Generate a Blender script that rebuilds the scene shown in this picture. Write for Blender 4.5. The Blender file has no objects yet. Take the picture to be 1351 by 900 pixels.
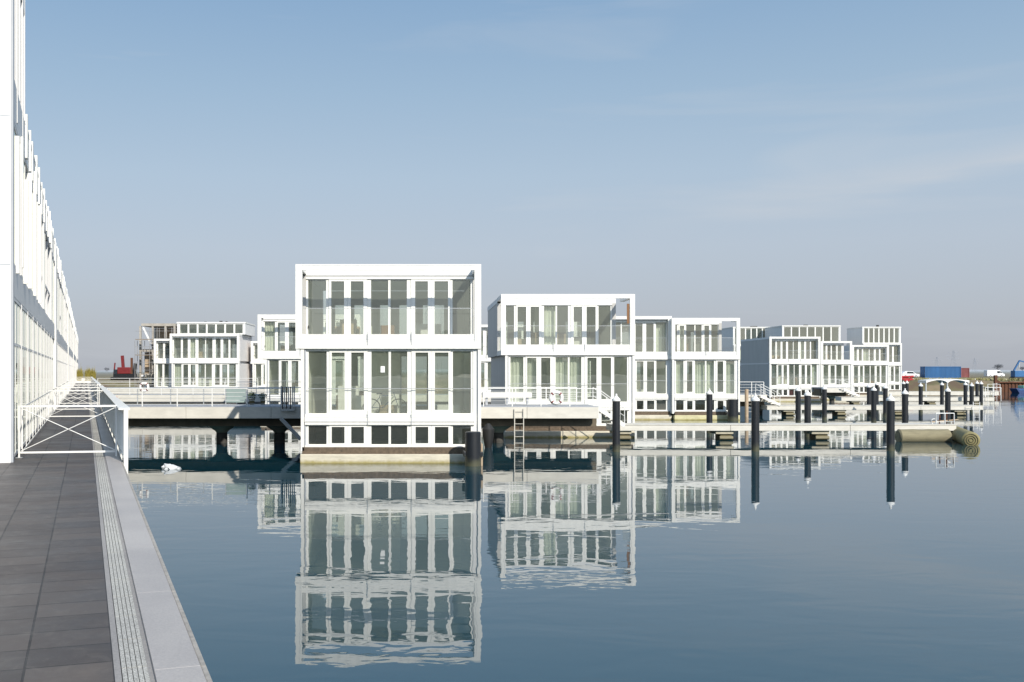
import bpy, math, random
from math import pi, sin, cos, radians
from mathutils import Vector, Matrix
random.seed(7)
C = bpy.context.scene.collection
F = 1311.0
CAMZ = 3.46
def PX(x, D): return (x - 550.0) * D / F        # photo measurement -> metres at depth D
def PZ(y, D): return CAMZ + (490.0 - y) * D / F

# ------------------------------------------------------------------ materials
M = {}
def mat(name, col, rough=0.5, metal=0.0, var=0.0, scale=3.0, bump=0.0, bscale=20.0, stretch=(1,1,1), col2=None, spec=0.5):
    m = bpy.data.materials.new(name); m.use_nodes = True
    nt = m.node_tree; b = nt.nodes['Principled BSDF']
    b.inputs['Base Color'].default_value = (*col, 1)
    b.inputs['Roughness'].default_value = rough
    b.inputs['Metallic'].default_value = metal
    b.inputs['Specular IOR Level'].default_value = spec
    tc = nt.nodes.new('ShaderNodeTexCoord'); mp = nt.nodes.new('ShaderNodeMapping')
    mp.inputs['Scale'].default_value = stretch
    nt.links.new(tc.outputs['Object'], mp.inputs['Vector'])
    if var > 0 or col2:
        n = nt.nodes.new('ShaderNodeTexNoise'); n.inputs['Scale'].default_value = scale
        n.inputs['Detail'].default_value = 6; n.inputs['Roughness'].default_value = 0.65
        nt.links.new(mp.outputs[0], n.inputs['Vector'])
        r = nt.nodes.new('ShaderNodeValToRGB')
        c2 = col2 if col2 else tuple(c * (1 - var) for c in col)
        r.color_ramp.elements[0].position = 0.3; r.color_ramp.elements[0].color = (*c2, 1)
        r.color_ramp.elements[1].position = 0.65; r.color_ramp.elements[1].color = (*col, 1)
        nt.links.new(n.outputs['Fac'], r.inputs[0]); nt.links.new(r.outputs[0], b.inputs['Base Color'])
    if bump > 0:
        n2 = nt.nodes.new('ShaderNodeTexNoise'); n2.inputs['Scale'].default_value = bscale; n2.inputs['Detail'].default_value = 4
        nt.links.new(mp.outputs[0], n2.inputs['Vector'])
        bp = nt.nodes.new('ShaderNodeBump'); bp.inputs['Strength'].default_value = bump; bp.inputs['Distance'].default_value = 0.02
        nt.links.new(n2.outputs['Fac'], bp.inputs['Height']); nt.links.new(bp.outputs[0], b.inputs['Normal'])
    M[name] = m
    return m
mat('white_paint', (.87,.85,.795), .45, var=.13, scale=1.6, stretch=(4,4,.25))
mat('facade_white_shaded', (.70,.69,.68), .45, var=.10, scale=1.0, stretch=(1,1,.4))  # darker copy of the white, with the facade's shade put into the colour
mat('white_frame', (.87,.855,.80), .35, var=.04, scale=2.0)
mat('white_panel', (.80,.79,.77), .5, var=.07, scale=.8, stretch=(1,1,.3))
mat('grey_cladding', (.53,.51,.475), .55, var=.12, scale=1.5, stretch=(1,1,.2))
mat('light_cladding', (.78,.74,.71), .55, var=.08, scale=1.5)
mat('beam_grey', (.42,.44,.47), .5, var=.1)
mat('hull_concrete', (.70,.64,.51), .75, var=.25, scale=1.5, stretch=(1,1,4), bump=.3)
mat('hull_yellow', (.70,.64,.38), .75, var=.3, scale=1.5, stretch=(1,1,4))
mat('plinth_brown', (.17,.125,.085), .85, var=.5, scale=9, bump=.5)
mat('interior_wall', (.80,.80,.74), .8, var=.08, scale=.6)
mat('interior_floor', (.50,.44,.36), .6, var=.2, scale=2)
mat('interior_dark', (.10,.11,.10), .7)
mat('curtain_cloth', (.72,.73,.66), .9, var=.1, scale=2, stretch=(4,4,.5))
mat('jetty_deck', (.40,.41,.43), .8, var=.2, scale=2, stretch=(3,1,1))
mat('jetty_edge', (.70,.665,.59), .65, var=.18, scale=1.3, stretch=(1,1,3))
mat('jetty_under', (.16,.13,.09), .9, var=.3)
mat('pier_concrete', (.09,.085,.075), .85, var=.5, scale=2)
mat('cap_concrete', (.55,.50,.38), .85, var=.35, scale=1.5)
mat('pile_black', (.016,.018,.022), .38, var=.4, scale=6, stretch=(1,1,.3), spec=.6)
mat('galvanised', (.50,.52,.53), .45, .5, var=.15, scale=4)
mat('rail_white', (.82,.81,.78), .4)
mat('stone_strip', (.42,.43,.46), .7, var=.12, scale=6)
mat('rim_stone', (.40,.37,.33), .8, var=.35, scale=8, bump=.4)
mat('bitumen', (.02,.02,.022), .7)
mat('red_paint', (.20,.02,.022), .5, var=.3)
mat('red_bright', (.45,.02,.03), .5, var=.3)
mat('red_window', (.20,.03,.05), .3)
mat('blue_paint', (.03,.14,.34), .5, var=.3, scale=.6, stretch=(1,1,.2))
mat('blue_dark', (.02,.05,.16), .5)
mat('brown_red', (.26,.08,.08), .6, var=.3, scale=.8)
mat('van_white', (.80,.80,.82), .3)
mat('black_rubber', (.015,.015,.015), .6)
mat('dark_glass', (.03,.04,.05), .1)
mat('orange_plastic', (.75,.12,.02), .5)
mat('rust', (.15,.06,.03), .85, var=.5, scale=2, stretch=(1,1,.3))
mat('roll_beige', (.27,.235,.145), .8, var=.3, scale=2.5, stretch=(.6,3,3), bump=.5, bscale=8)
mat('roll_yellow', (.30,.26,.12), .75, var=.35, scale=3, bump=.4)
mat('roll_dark', (.12,.10,.05), .85)
mat('reed', (.36,.30,.06), .8, var=.5, scale=5)
mat('leaf', (.10,.14,.05), .7, var=.4)
mat('concrete_raw', (.46,.42,.36), .85, var=.35, scale=1.2)
mat('scaffold_steel', (.35,.34,.33), .5, .3)
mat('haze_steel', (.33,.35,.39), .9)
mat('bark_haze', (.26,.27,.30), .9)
mat('foam', (.62,.64,.66), .8, bump=.6, bscale=30)
mat('wood_brown', (.25,.12,.05), .7, var=.3, scale=3, stretch=(6,6,.5))
mat('timber_pale', (.50,.38,.26), .7, var=.2, scale=3)
mat('green_boat', (.25,.55,.40), .4)
mat('embank_stone', (.58,.53,.45), .9, var=.4, scale=1.0)
mat('wood_haze', (.50,.53,.42), .95, var=.6, scale=.2)  # distance haze put into the colour, paler than the trees themselves
mat('paper', (.85,.85,.82), .8)
mat('grey_green', (.30,.37,.35), .3, var=.1)

def zband(name, z0, z1, col):
    m = M[name]; nt = m.node_tree; b = nt.nodes['Principled BSDF']; l = b.inputs['Base Color'].links
    g = nt.nodes.new('ShaderNodeNewGeometry'); s = nt.nodes.new('ShaderNodeSeparateXYZ'); nt.links.new(g.outputs['Position'], s.inputs[0])
    n = nt.nodes.new('ShaderNodeTexNoise'); n.inputs['Scale'].default_value = 5; nt.links.new(g.outputs['Position'], n.inputs['Vector'])
    ad = nt.nodes.new('ShaderNodeMath'); ad.operation = 'MULTIPLY_ADD'; ad.inputs[1].default_value = -(z1-z0)*1.2; nt.links.new(n.outputs['Fac'], ad.inputs[0]); nt.links.new(s.outputs['Z'], ad.inputs[2])
    mr = nt.nodes.new('ShaderNodeMapRange'); mr.inputs[1].default_value = z0-(z1-z0)*.6; mr.inputs[2].default_value = z1-(z1-z0)*.6; mr.inputs[3].default_value = .9; mr.inputs[4].default_value = 0
    nt.links.new(ad.outputs[0], mr.inputs[0])
    mx = nt.nodes.new('ShaderNodeMixRGB'); mx.inputs[2].default_value = (*col,1); nt.links.new(mr.outputs[0], mx.inputs[0])
    if l: nt.links.new(l[0].from_socket, mx.inputs[1])
    else: mx.inputs[1].default_value = b.inputs['Base Color'].default_value
    nt.links.new(mx.outputs[0], b.inputs['Base Color'])
zband('hull_concrete', .02, .14, (.33,.27,.08)); zband('hull_yellow', .02, .12, (.28,.24,.07))
zband('pile_black', .08, .38, (.085,.085,.05)); zband('cap_concrete', .05, .3, (.14,.12,.05))
def glass(name, tint, refl):
    m = bpy.data.materials.new(name); m.use_nodes = True; nt = m.node_tree
    for n in list(nt.nodes):
        if n.type != 'OUTPUT_MATERIAL': nt.nodes.remove(n)
    out = [n for n in nt.nodes][0]
    t = nt.nodes.new('ShaderNodeBsdfTransparent'); t.inputs[0].default_value = (*tint, 1)
    g = nt.nodes.new('ShaderNodeBsdfGlossy'); g.inputs[0].default_value = (.95,.98,.90,1); g.inputs['Roughness'].default_value = 0.0
    n = nt.nodes.new('ShaderNodeTexNoise'); n.inputs['Scale'].default_value = .9
    tc = nt.nodes.new('ShaderNodeTexCoord'); nt.links.new(tc.outputs['Object'], n.inputs['Vector'])
    bp = nt.nodes.new('ShaderNodeBump'); bp.inputs['Strength'].default_value = .25; bp.inputs['Distance'].default_value = .01
    nt.links.new(n.outputs['Fac'], bp.inputs['Height']); nt.links.new(bp.outputs[0], g.inputs['Normal'])
    # Schlick reflectance, the same from both faces of the thin sheet
    ge = nt.nodes.new('ShaderNodeNewGeometry'); dt = nt.nodes.new('ShaderNodeVectorMath'); dt.operation = 'DOT_PRODUCT'
    nt.links.new(ge.outputs['Incoming'], dt.inputs[0]); nt.links.new(ge.outputs['Normal'], dt.inputs[1])
    def mm(op,a,b_):
        q = nt.nodes.new('ShaderNodeMath'); q.operation = op
        for k_,v_ in ((0,a),(1,b_)):
            if v_ is None: continue
            if isinstance(v_,(int,float)): q.inputs[k_].default_value = v_
            else: nt.links.new(v_, q.inputs[k_])
        return q
    ab = mm('ABSOLUTE', dt.outputs['Value'], None); on = mm('SUBTRACT', 1.0, ab.outputs[0]); pw = mm('POWER', on.outputs[0], 5.0)
    fr = mm('MULTIPLY', pw.outputs[0], .96); fr = mm('ADD', fr.outputs[0], .04)
    ma = nt.nodes.new('ShaderNodeMath'); ma.operation = 'MULTIPLY_ADD'; ma.inputs[1].default_value = 1.0; ma.inputs[2].default_value = refl - .04; ma.use_clamp = True
    nt.links.new(fr.outputs[0], ma.inputs[0])
    oi = nt.nodes.new('ShaderNodeObjectInfo')
    va = nt.nodes.new('ShaderNodeMath'); va.operation = 'MULTIPLY_ADD'; va.inputs[1].default_value = .16 if refl > .1 else 0; va.inputs[2].default_value = refl - .04 - (.08 if refl > .1 else 0)
    nt.links.new(oi.outputs['Random'], va.inputs[0]); nt.links.new(va.outputs[0], ma.inputs[2])
    mpv = nt.nodes.new('ShaderNodeVectorMath'); mpv.operation = 'SCALE'; mpv.inputs[0].default_value = (31,17,23)
    adv = nt.nodes.new('ShaderNodeVectorMath'); adv.operation = 'ADD'
    nt.links.new(oi.outputs['Random'], mpv.inputs['Scale']); nt.links.new(tc.outputs['Object'], adv.inputs[0]); nt.links.new(mpv.outputs[0], adv.inputs[1]); nt.links.new(adv.outputs[0], n.inputs['Vector'])
    mx = nt.nodes.new('ShaderNodeMixShader')
    nt.links.new(ma.outputs[0], mx.inputs[0]); nt.links.new(t.outputs[0], mx.inputs[1]); nt.links.new(g.outputs[0], mx.inputs[2])
    nt.links.new(mx.outputs[0], out.inputs[0])
    M[name] = m
glass('window_glass', (.88,.92,.85), .22)
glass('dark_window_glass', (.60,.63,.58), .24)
def milk(name, base, amount):
    # added pale film: brightness for the panes put into the glass colour
    m = M[name]; nt = m.node_tree
    out = [n for n in nt.nodes if n.type == 'OUTPUT_MATERIAL'][0]
    src = out.inputs[0].links[0].from_socket
    d = nt.nodes.new('ShaderNodeBsdfDiffuse'); d.inputs[0].default_value = base
    mx = nt.nodes.new('ShaderNodeMixShader'); mx.inputs[0].default_value = amount
    nt.links.new(src, mx.inputs[1]); nt.links.new(d.outputs[0], mx.inputs[2]); nt.links.new(mx.outputs[0], out.inputs[0])
glass('balustrade_glass', (.99,.995,.99), .01)
milk('balustrade_glass', (.95,.93,.86,1), .045); milk('window_glass', (.70,.78,.64,1), .09); milk('dark_window_glass', (.6,.65,.55,1), .04)
glass('screen_glass', (.45,.58,.54), .22)

# ------------------------------------------------------------------ mesh helpers
class MB:
    def __init__(s): s.v = []; s.f = []
    def box(s, x0,x1,y0,y1,z0,z1):
        n = len(s.v)
        s.v += [(x0,y0,z0),(x1,y0,z0),(x1,y1,z0),(x0,y1,z0),(x0,y0,z1),(x1,y0,z1),(x1,y1,z1),(x0,y1,z1)]
        s.f += [tuple(n+i for i in q) for q in ((3,2,1,0),(4,5,6,7),(0,1,5,4),(1,2,6,5),(2,3,7,6),(3,0,4,7))]
        return s
    def quad(s, a,b,c,d):
        n = len(s.v); s.v += [a,b,c,d]; s.f.append((n,n+1,n+2,n+3)); return s
    def tube(s, p, q, r, r2=None, k=10, cap=True):
        p = Vector(p); q = Vector(q); r2 = r if r2 is None else r2
        d = (q-p).normalized(); a = Vector((0,0,1)) if abs(d.z) < .9 else Vector((1,0,0))
        u = d.cross(a).normalized(); w = d.cross(u)
        n = len(s.v)
        for c, rr in ((p,r),(q,r2)):
            for i in range(k):
                t = 2*pi*i/k; s.v.append(tuple(c + u*cos(t)*rr + w*sin(t)*rr))
        for i in range(k):
            j = (i+1)%k; s.f.append((n+i, n+j, n+k+j, n+k+i))
        if cap: s.f.append(tuple(n+k-1-i for i in range(k))); s.f.append(tuple(n+k+i for i in range(k)))
        return s
    def bar(s, p, q, w, h):     # rectangular bar between two points
        p = Vector(p); q = Vector(q); d = (q-p).normalized()
        a = Vector((0,0,1)) if abs(d.z) < .95 else Vector((0,1,0))
        u = d.cross(a).normalized()*w/2; t = u.cross(d).normalized()*h/2
        n = len(s.v)
        for c in (p,q):
            for e in (-u-t, u-t, u+t, -u+t): s.v.append(tuple(c+e))
        s.f += [(n,n+1,n+2,n+3),(n+7,n+6,n+5,n+4)] + [(n+i, n+4+i, n+4+(i+1)%4, n+(i+1)%4) for i in range(4)]
        return s
    def prism(s, pts, y0, y1):  # xz outline extruded along y
        n = len(s.v); k = len(pts)
        s.v += [(x,y0,z) for x,z in pts] + [(x,y1,z) for x,z in pts]
        s.f += [tuple(range(n,n+k)), tuple(range(n+2*k-1,n+k-1,-1))] + [(n+i, n+k+i, n+k+(i+1)%k, n+(i+1)%k) for i in range(k)]
        return s
    def lathe(s, prof, k=16, c=(0,0)):
        n = len(s.v)
        for r,z in prof:
            for i in range(k): s.v.append((c[0]+r*cos(2*pi*i/k), c[1]+r*sin(2*pi*i/k), z))
        for j in range(len(prof)-1):
            for i in range(k):
                a = n+j*k+i; b = n+j*k+(i+1)%k; s.f.append((a,b,b+k,a+k))
        s.f.append(tuple(n+k-1-i for i in range(k))); m = n+(len(prof)-1)*k; s.f.append(tuple(m+i for i in range(k)))
        return s
    def torus(s, c, R, r, axis='y', k=24, j=8, a0=0, a1=2*pi):
        n = len(s.v); full = abs(a1-a0-2*pi) < 1e-4; kk = k if full else k+1
        for i in range(kk):
            t = a0+(a1-a0)*i/k
            for q in range(j):
                p = 2*pi*q/j; rr = R + r*cos(p); h = r*sin(p)
                v = (rr*cos(t), h, rr*sin(t)) if axis=='y' else ((h, rr*cos(t), rr*sin(t)) if axis=='x' else (rr*cos(t), rr*sin(t), h))
                s.v.append((c[0]+v[0], c[1]+v[1], c[2]+v[2]))
        for i in range(k if full else k):
            ii = (i+1)%kk if full else i+1
            for q in range(j): s.f.append((n+i*j+q, n+ii*j+q, n+ii*j+(q+1)%j, n+i*j+(q+1)%j))
        return s
    def build(s, name, m, parent=None, smooth=False, bevel=0):
        me = bpy.data.meshes.new(name); me.from_pydata(s.v, [], s.f)
        me.materials.append(M[m] if isinstance(m, str) else m)
        if smooth:
            for p in me.polygons: p.use_smooth = True
            me.set_sharp_from_angle(angle=radians(40))
        o = bpy.data.objects.new(name, me); C.objects.link(o)
        if parent: o.parent = parent
        if bevel:
            b = o.modifiers.new('bevel', 'BEVEL'); b.width = bevel; b.segments = 2; b.limit_method = 'ANGLE'
        return o
def B(*a): return MB().box(*a)
def G(x0,x1,y,z0,z1): return MB().quad((x0,y,z0),(x1,y,z0),(x1,y,z1),(x0,y,z1))
def tag(o, label, cat, group=None):
    o['label'] = label; o['category'] = cat
    if group: o['group'] = group
    return o
def thing(name, label, cat, loc=(0,0,0), rz=0, group=None):
    o = bpy.data.objects.new(name, None); o.empty_display_size = .3; C.objects.link(o)
    o.location = loc; o.rotation_euler = (0,0,rz)
    return tag(o, label, cat, group)
def struct(o): o['kind'] = 'structure'; return o
def kids(o): return [c for c in C.objects if c.parent is o]
def copy_tree(o, loc, rz=None, label=None, group=None):
    r = o.copy(); C.objects.link(r); r.location = loc
    if rz is not None: r.rotation_euler = (0,0,rz)
    if label: r['label'] = label
    if group: r['group'] = group
    for ch in kids(o):
        c = ch.copy(); C.objects.link(c); c.parent = r
        for g in kids(ch):
            d = g.copy(); C.objects.link(d); d.parent = c
    return r

# ------------------------------------------------------------------ camera, light, sky
cam = bpy.data.cameras.new('camera'); co = bpy.data.objects.new('camera', cam); C.objects.link(co)
co.location = (0,0,CAMZ); co.rotation_euler = (pi/2,0,0)
cam.sensor_width = 36; cam.lens = 36*F/1351; cam.shift_x = 125.5/1351; cam.shift_y = 40/1351
cam.clip_end = 6000; cam.clip_start = .05
bpy.context.scene.camera = co
ELEV = radians(33); AZ = radians(27)
sd = Vector((sin(AZ)*cos(ELEV), -cos(AZ)*cos(ELEV), sin(ELEV)))
sl = bpy.data.lights.new('sun', 'SUN'); sl.energy = 4.75; sl.angle = radians(.5); sl.color = (1,.945,.85)
so = bpy.data.objects.new('sun', sl); C.objects.link(so); so.rotation_euler = sd.to_track_quat('Z','Y').to_euler(); so.location = (20,-40,40)
w = bpy.data.worlds.new('World'); bpy.context.scene.world = w; w.use_nodes = True
nt = w.node_tree; bg = nt.nodes['Background']
sky = nt.nodes.new('ShaderNodeTexSky'); sky.sky_type = 'NISHITA'; sky.sun_disc = False
sky.sun_elevation = ELEV; sky.sun_rotation = math.atan2(sd.x, sd.y)
sky.altitude = 0; sky.air_density = 1.0; sky.dust_density = 2.0; sky.ozone_density = 1.5
tc = nt.nodes.new('ShaderNodeTexCoord'); sx = nt.nodes.new('ShaderNodeSeparateXYZ'); nt.links.new(tc.outputs['Generated'], sx.inputs[0])
# pale milky winter sky: blue overhead, lavender haze along the horizon
K = 1/.12
hz = nt.nodes.new('ShaderNodeValToRGB'); e = hz.color_ramp.elements
def kc(r,g,b): return (r, g, b, 1)
e[0].position = 0.0; e[0].color = kc(.455,.482,.540); e[1].position = .55; e[1].color = kc(.20,.32,.50)
for p_,c_ in ((.05,(.480,.518,.590)),(.12,(.500,.568,.662)),(.19,(.455,.568,.692)),(.27,(.362,.508,.668)),(.36,(.265,.425,.630))):
    q_ = e.new(p_); q_.color = kc(*c_)
nt.links.new(sx.outputs['Z'], hz.inputs[0])
sc_ = nt.nodes.new('ShaderNodeVectorMath'); sc_.operation = 'SCALE'; sc_.inputs['Scale'].default_value = K
nt.links.new(hz.outputs[0], sc_.inputs[0])
mxh = nt.nodes.new('ShaderNodeMixRGB'); mxh.inputs[0].default_value = .85
nt.links.new(sky.outputs[0], mxh.inputs[1]); nt.links.new(sc_.outputs[0], mxh.inputs[2])
# thin cirrus
mp = nt.nodes.new('ShaderNodeMapping'); mp.inputs['Scale'].default_value = (1.2,1.2,9); mp.inputs['Rotation'].default_value = (0,.16,0)
nz = nt.nodes.new('ShaderNodeTexNoise'); nz.inputs['Scale'].default_value = 2.2; nz.inputs['Detail'].default_value = 7; nz.inputs['Distortion'].default_value = .6
nt.links.new(tc.outputs['Generated'], mp.inputs[0]); nt.links.new(mp.outputs[0], nz.inputs['Vector'])
cr = nt.nodes.new('ShaderNodeValToRGB'); cr.color_ramp.elements[0].position = .56; cr.color_ramp.elements[1].position = .85
cr.color_ramp.elements[1].color = (.38,.38,.38,1)
nt.links.new(nz.outputs['Fac'], cr.inputs[0])
mxc = nt.nodes.new('ShaderNodeMixRGB'); mxc.inputs[2].default_value = (5.3,5.5,5.8,1)
nt.links.new(cr.outputs[0], mxc.inputs[0]); nt.links.new(mxh.outputs[0], mxc.inputs[1])
# one long faint streak of cirrus low on the right
def mth(op,a,b_=None,clamp=False):
    n_ = nt.nodes.new('ShaderNodeMath'); n_.operation = op; n_.use_clamp = clamp
    for k_,v_ in ((0,a),(1,b_)):
        if v_ is None: continue
        if isinstance(v_,(int,float)): n_.inputs[k_].default_value = v_
        else: nt.links.new(v_, n_.inputs[k_])
    return n_.outputs[0]
nw_ = nt.nodes.new('ShaderNodeTexNoise'); nw_.inputs['Scale'].default_value = 9; nw_.inputs['Detail'].default_value = 6; nt.links.new(mp.outputs[0], nw_.inputs['Vector'])
dd_ = mth('SUBTRACT', mth('SUBTRACT', sx.outputs['Z'], mth('MULTIPLY', sx.outputs['X'], .147)), .108)
dd_ = mth('ABSOLUTE', mth('ADD', dd_, mth('MULTIPLY', mth('SUBTRACT', nw_.outputs['Fac'], .5), .02)))
fa_ = mth('SUBTRACT', 1.0, mth('DIVIDE', dd_, .021), True)
fa_ = mth('MULTIPLY', mth('MULTIPLY', fa_, mth('MULTIPLY', mth('SUBTRACT', sx.outputs['X'], .20), 3.2, True)), mth('MULTIPLY', nw_.outputs['Fac'], .8), True)
mxs = nt.nodes.new('ShaderNodeMixRGB'); mxs.inputs[2].default_value = (5.3,5.45,5.7,1); nt.links.new(fa_, mxs.inputs[0]); nt.links.new(mxc.outputs[0], mxs.inputs[1]); mxc = mxs
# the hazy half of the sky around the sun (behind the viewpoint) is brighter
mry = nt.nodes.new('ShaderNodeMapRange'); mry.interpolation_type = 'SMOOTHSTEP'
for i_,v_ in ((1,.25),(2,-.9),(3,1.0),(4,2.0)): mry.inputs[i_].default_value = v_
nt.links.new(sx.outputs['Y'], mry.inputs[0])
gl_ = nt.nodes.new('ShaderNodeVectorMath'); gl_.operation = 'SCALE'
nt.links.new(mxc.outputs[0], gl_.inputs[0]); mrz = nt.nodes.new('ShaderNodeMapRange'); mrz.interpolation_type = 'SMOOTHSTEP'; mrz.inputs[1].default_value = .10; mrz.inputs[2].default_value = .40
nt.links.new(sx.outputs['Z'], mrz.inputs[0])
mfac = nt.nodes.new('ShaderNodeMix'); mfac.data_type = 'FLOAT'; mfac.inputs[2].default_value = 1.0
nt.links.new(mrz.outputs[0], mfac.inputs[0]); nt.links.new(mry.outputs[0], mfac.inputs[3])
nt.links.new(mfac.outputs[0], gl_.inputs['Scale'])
wm_ = nt.nodes.new('ShaderNodeMixRGB'); wm_.blend_type = 'MULTIPLY'; wm_.inputs[2].default_value = (1.0,1.0,.99,1)
mrw = nt.nodes.new('ShaderNodeMapRange'); mrw.inputs[1].default_value = .2; mrw.inputs[2].default_value = -.6; nt.links.new(sx.outputs['Y'], mrw.inputs[0])
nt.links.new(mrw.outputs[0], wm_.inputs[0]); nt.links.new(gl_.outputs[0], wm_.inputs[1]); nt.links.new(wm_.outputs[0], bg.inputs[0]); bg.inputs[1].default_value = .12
vs = bpy.context.scene.view_settings; vs.view_transform = 'Standard'; vs.look = 'None'; vs.exposure = 0; vs.gamma = 1
try:
    cy = bpy.context.scene.cycles; cy.max_bounces = 10; cy.transparent_max_bounces = 24; cy.glossy_bounces = 5; cy.caustics_reflective = False; cy.caustics_refractive = False
except Exception: pass

# ------------------------------------------------------------------ water
def water_mat():
    m = bpy.data.materials.new('harbour_water'); m.use_nodes = True; nt = m.node_tree; b = nt.nodes['Principled BSDF']
    b.inputs['Base Color'].default_value = (.006,.042,.060,1); b.inputs['Roughness'].default_value = .012
    b.inputs['IOR'].default_value = 1.72
    tc = nt.nodes.new('ShaderNodeTexCoord')
    def nz(scale, st, det=3, dist=0):
        mp = nt.nodes.new('ShaderNodeMapping'); mp.inputs['Scale'].default_value = st
        n = nt.nodes.new('ShaderNodeTexNoise'); n.inputs['Scale'].default_value = scale; n.inputs['Detail'].default_value = det; n.inputs['Distortion'].default_value = dist
        nt.links.new(tc.outputs['Object'], mp.inputs[0]); nt.links.new(mp.outputs[0], n.inputs['Vector']); return n
    a = nz(.9, (.55,1,1), 2, .5); c = nz(3.2, (.6,1,1), 2, .3); d = nz(.05, (1,1.6,1), 2, .4)
    cr = nt.nodes.new('ShaderNodeValToRGB'); cr.color_ramp.elements[0].position = .40; cr.color_ramp.elements[1].position = .66
    cr.color_ramp.elements[0].color = (.28,.28,.28,1)
    nt.links.new(d.outputs['Fac'], cr.inputs[0])
    b1 = nt.nodes.new('ShaderNodeBump'); b1.inputs['Distance'].default_value = .0105
    b2 = nt.nodes.new('ShaderNodeBump'); b2.inputs['Distance'].default_value = .0018
    nt.links.new(a.outputs['Fac'], b1.inputs['Height']); nt.links.new(c.outputs['Fac'], b2.inputs['Height'])
    nt.links.new(cr.outputs[0], b1.inputs['Strength']); nt.links.new(cr.outputs[0], b2.inputs['Strength'])
    nt.links.new(b1.outputs[0], b2.inputs['Normal']); nt.links.new(b2.outputs[0], b.inputs['Normal'])
    M['water'] = m
water_mat()
wt = struct(MB().quad((-1500,-400,0),(1500,-400,0),(1500,3000,0),(-1500,3000,0)).build('water', 'water'))

# ------------------------------------------------------------------ land beyond
def land():
    m = bpy.data.materials.new('rough_ground'); m.use_nodes = True; nt = m.node_tree; b = nt.nodes['Principled BSDF']; b.inputs['Roughness'].default_value = .95
    tc = nt.nodes.new('ShaderNodeTexCoord'); n = nt.nodes.new('ShaderNodeTexNoise'); n.inputs['Scale'].default_value = .25; n.inputs['Detail'].default_value = 8
    nt.links.new(tc.outputs['Object'], n.inputs['Vector']); r = nt.nodes.new('ShaderNodeValToRGB')
    r.color_ramp.elements[0].position = .35; r.color_ramp.elements[0].color = (.13,.09,.055,1)
    r.color_ramp.elements[1].position = .62; r.color_ramp.elements[1].color = (.25,.19,.115,1)
    e = r.color_ramp.elements.new(.5); e.color = (.15,.135,.065,1)
    nt.links.new(n.outputs['Fac'], r.inputs[0])
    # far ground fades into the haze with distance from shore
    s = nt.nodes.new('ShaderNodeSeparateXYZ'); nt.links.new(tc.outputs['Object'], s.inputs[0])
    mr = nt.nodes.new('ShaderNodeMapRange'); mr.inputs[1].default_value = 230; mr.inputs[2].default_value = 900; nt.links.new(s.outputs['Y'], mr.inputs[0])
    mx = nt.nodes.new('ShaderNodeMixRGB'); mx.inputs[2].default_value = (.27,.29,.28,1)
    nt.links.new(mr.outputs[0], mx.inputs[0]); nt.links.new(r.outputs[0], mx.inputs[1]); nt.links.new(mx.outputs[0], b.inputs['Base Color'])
    M['ground'] = m
land()
g = MB(); xs = [i*6.0 for i in range(-60,80)]; rows = []
prof = [(170,-.6),(171.5,.25),(173,.9),(175,1.5),(178,1.85),(185,1.9),(200,1.95),(230,1.9),(300,1.9),(500,2.2),(900,2.6),(2500,3.0)]
for (y,z) in prof:
    for x in xs:
        k = 1 if y < 400 else y/400
        zz = z + (random.uniform(-.12,.18) if 171 < y < 300 else 0)
        yy = y + (sin(x*.11)*2.5 + sin(x*.31)*1.0 + random.uniform(-.5,.5) if y < 200 else 0)
        g.v.append((x*k, yy, zz))
nx = len(xs)
for j in range(len(prof)-1):
    for i in range(nx-1): g.f.append((j*nx+i, j*nx+i+1, (j+1)*nx+i+1, (j+1)*nx+i))
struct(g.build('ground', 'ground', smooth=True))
# low hazy hills at the horizon
h = MB(); n0 = 120
for i in range(n0+1):
    x = -1800+3900*i/n0
    hh = 5.5 + 2*sin(i*.35)+1.5*sin(i*.9+1)+random.uniform(-.6,.6)
    h.v += [(x,2200,0),(x,2200,hh)]
for i in range(n0): h.f.append((2*i,2*i+2,2*i+3,2*i+1))
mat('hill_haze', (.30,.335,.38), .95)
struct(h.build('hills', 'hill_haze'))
# the opposite shore behind the photographer (what the windows mirror)
struct(MB().quad((-200,-58,-.5),(200,-58,-.5),(200,-66,2.6),(-200,-66,2.6)).quad((-200,-66,2.6),(200,-66,2.6),(200,-300,3.2),(-200,-300,3.2)).build('bank', 'embank_stone'))
wd = MB(); rr = random.Random(3)
for i in range(5200):
    x = rr.uniform(-150,190); y = rr.uniform(-120,-86); top = 4.9 + 1.3*sin(x*.06+1)+.9*sin(x*.19)+ (2.2 if -22 < x < 6 else 0)
    z = 2.6 + (top-2.6)*rr.random()**.8; s = rr.uniform(.5,1.3)
    a = rr.uniform(0,pi); u = Vector((cos(a),sin(a)*.4,rr.uniform(-.4,.4)))*s; t = Vector((rr.uniform(-.3,.3),.2,1))*s
    c = Vector((x,y,z)); wd.quad(tuple(c-u-t), tuple(c+u-t), tuple(c+u+t), tuple(c-u+t))
o = wd.build('woodland', 'wood_haze'); o['kind'] = 'stuff'; tag(o, 'dark strip of woodland on the bank behind the viewpoint, mirrored in the windows', 'woodland')

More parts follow.
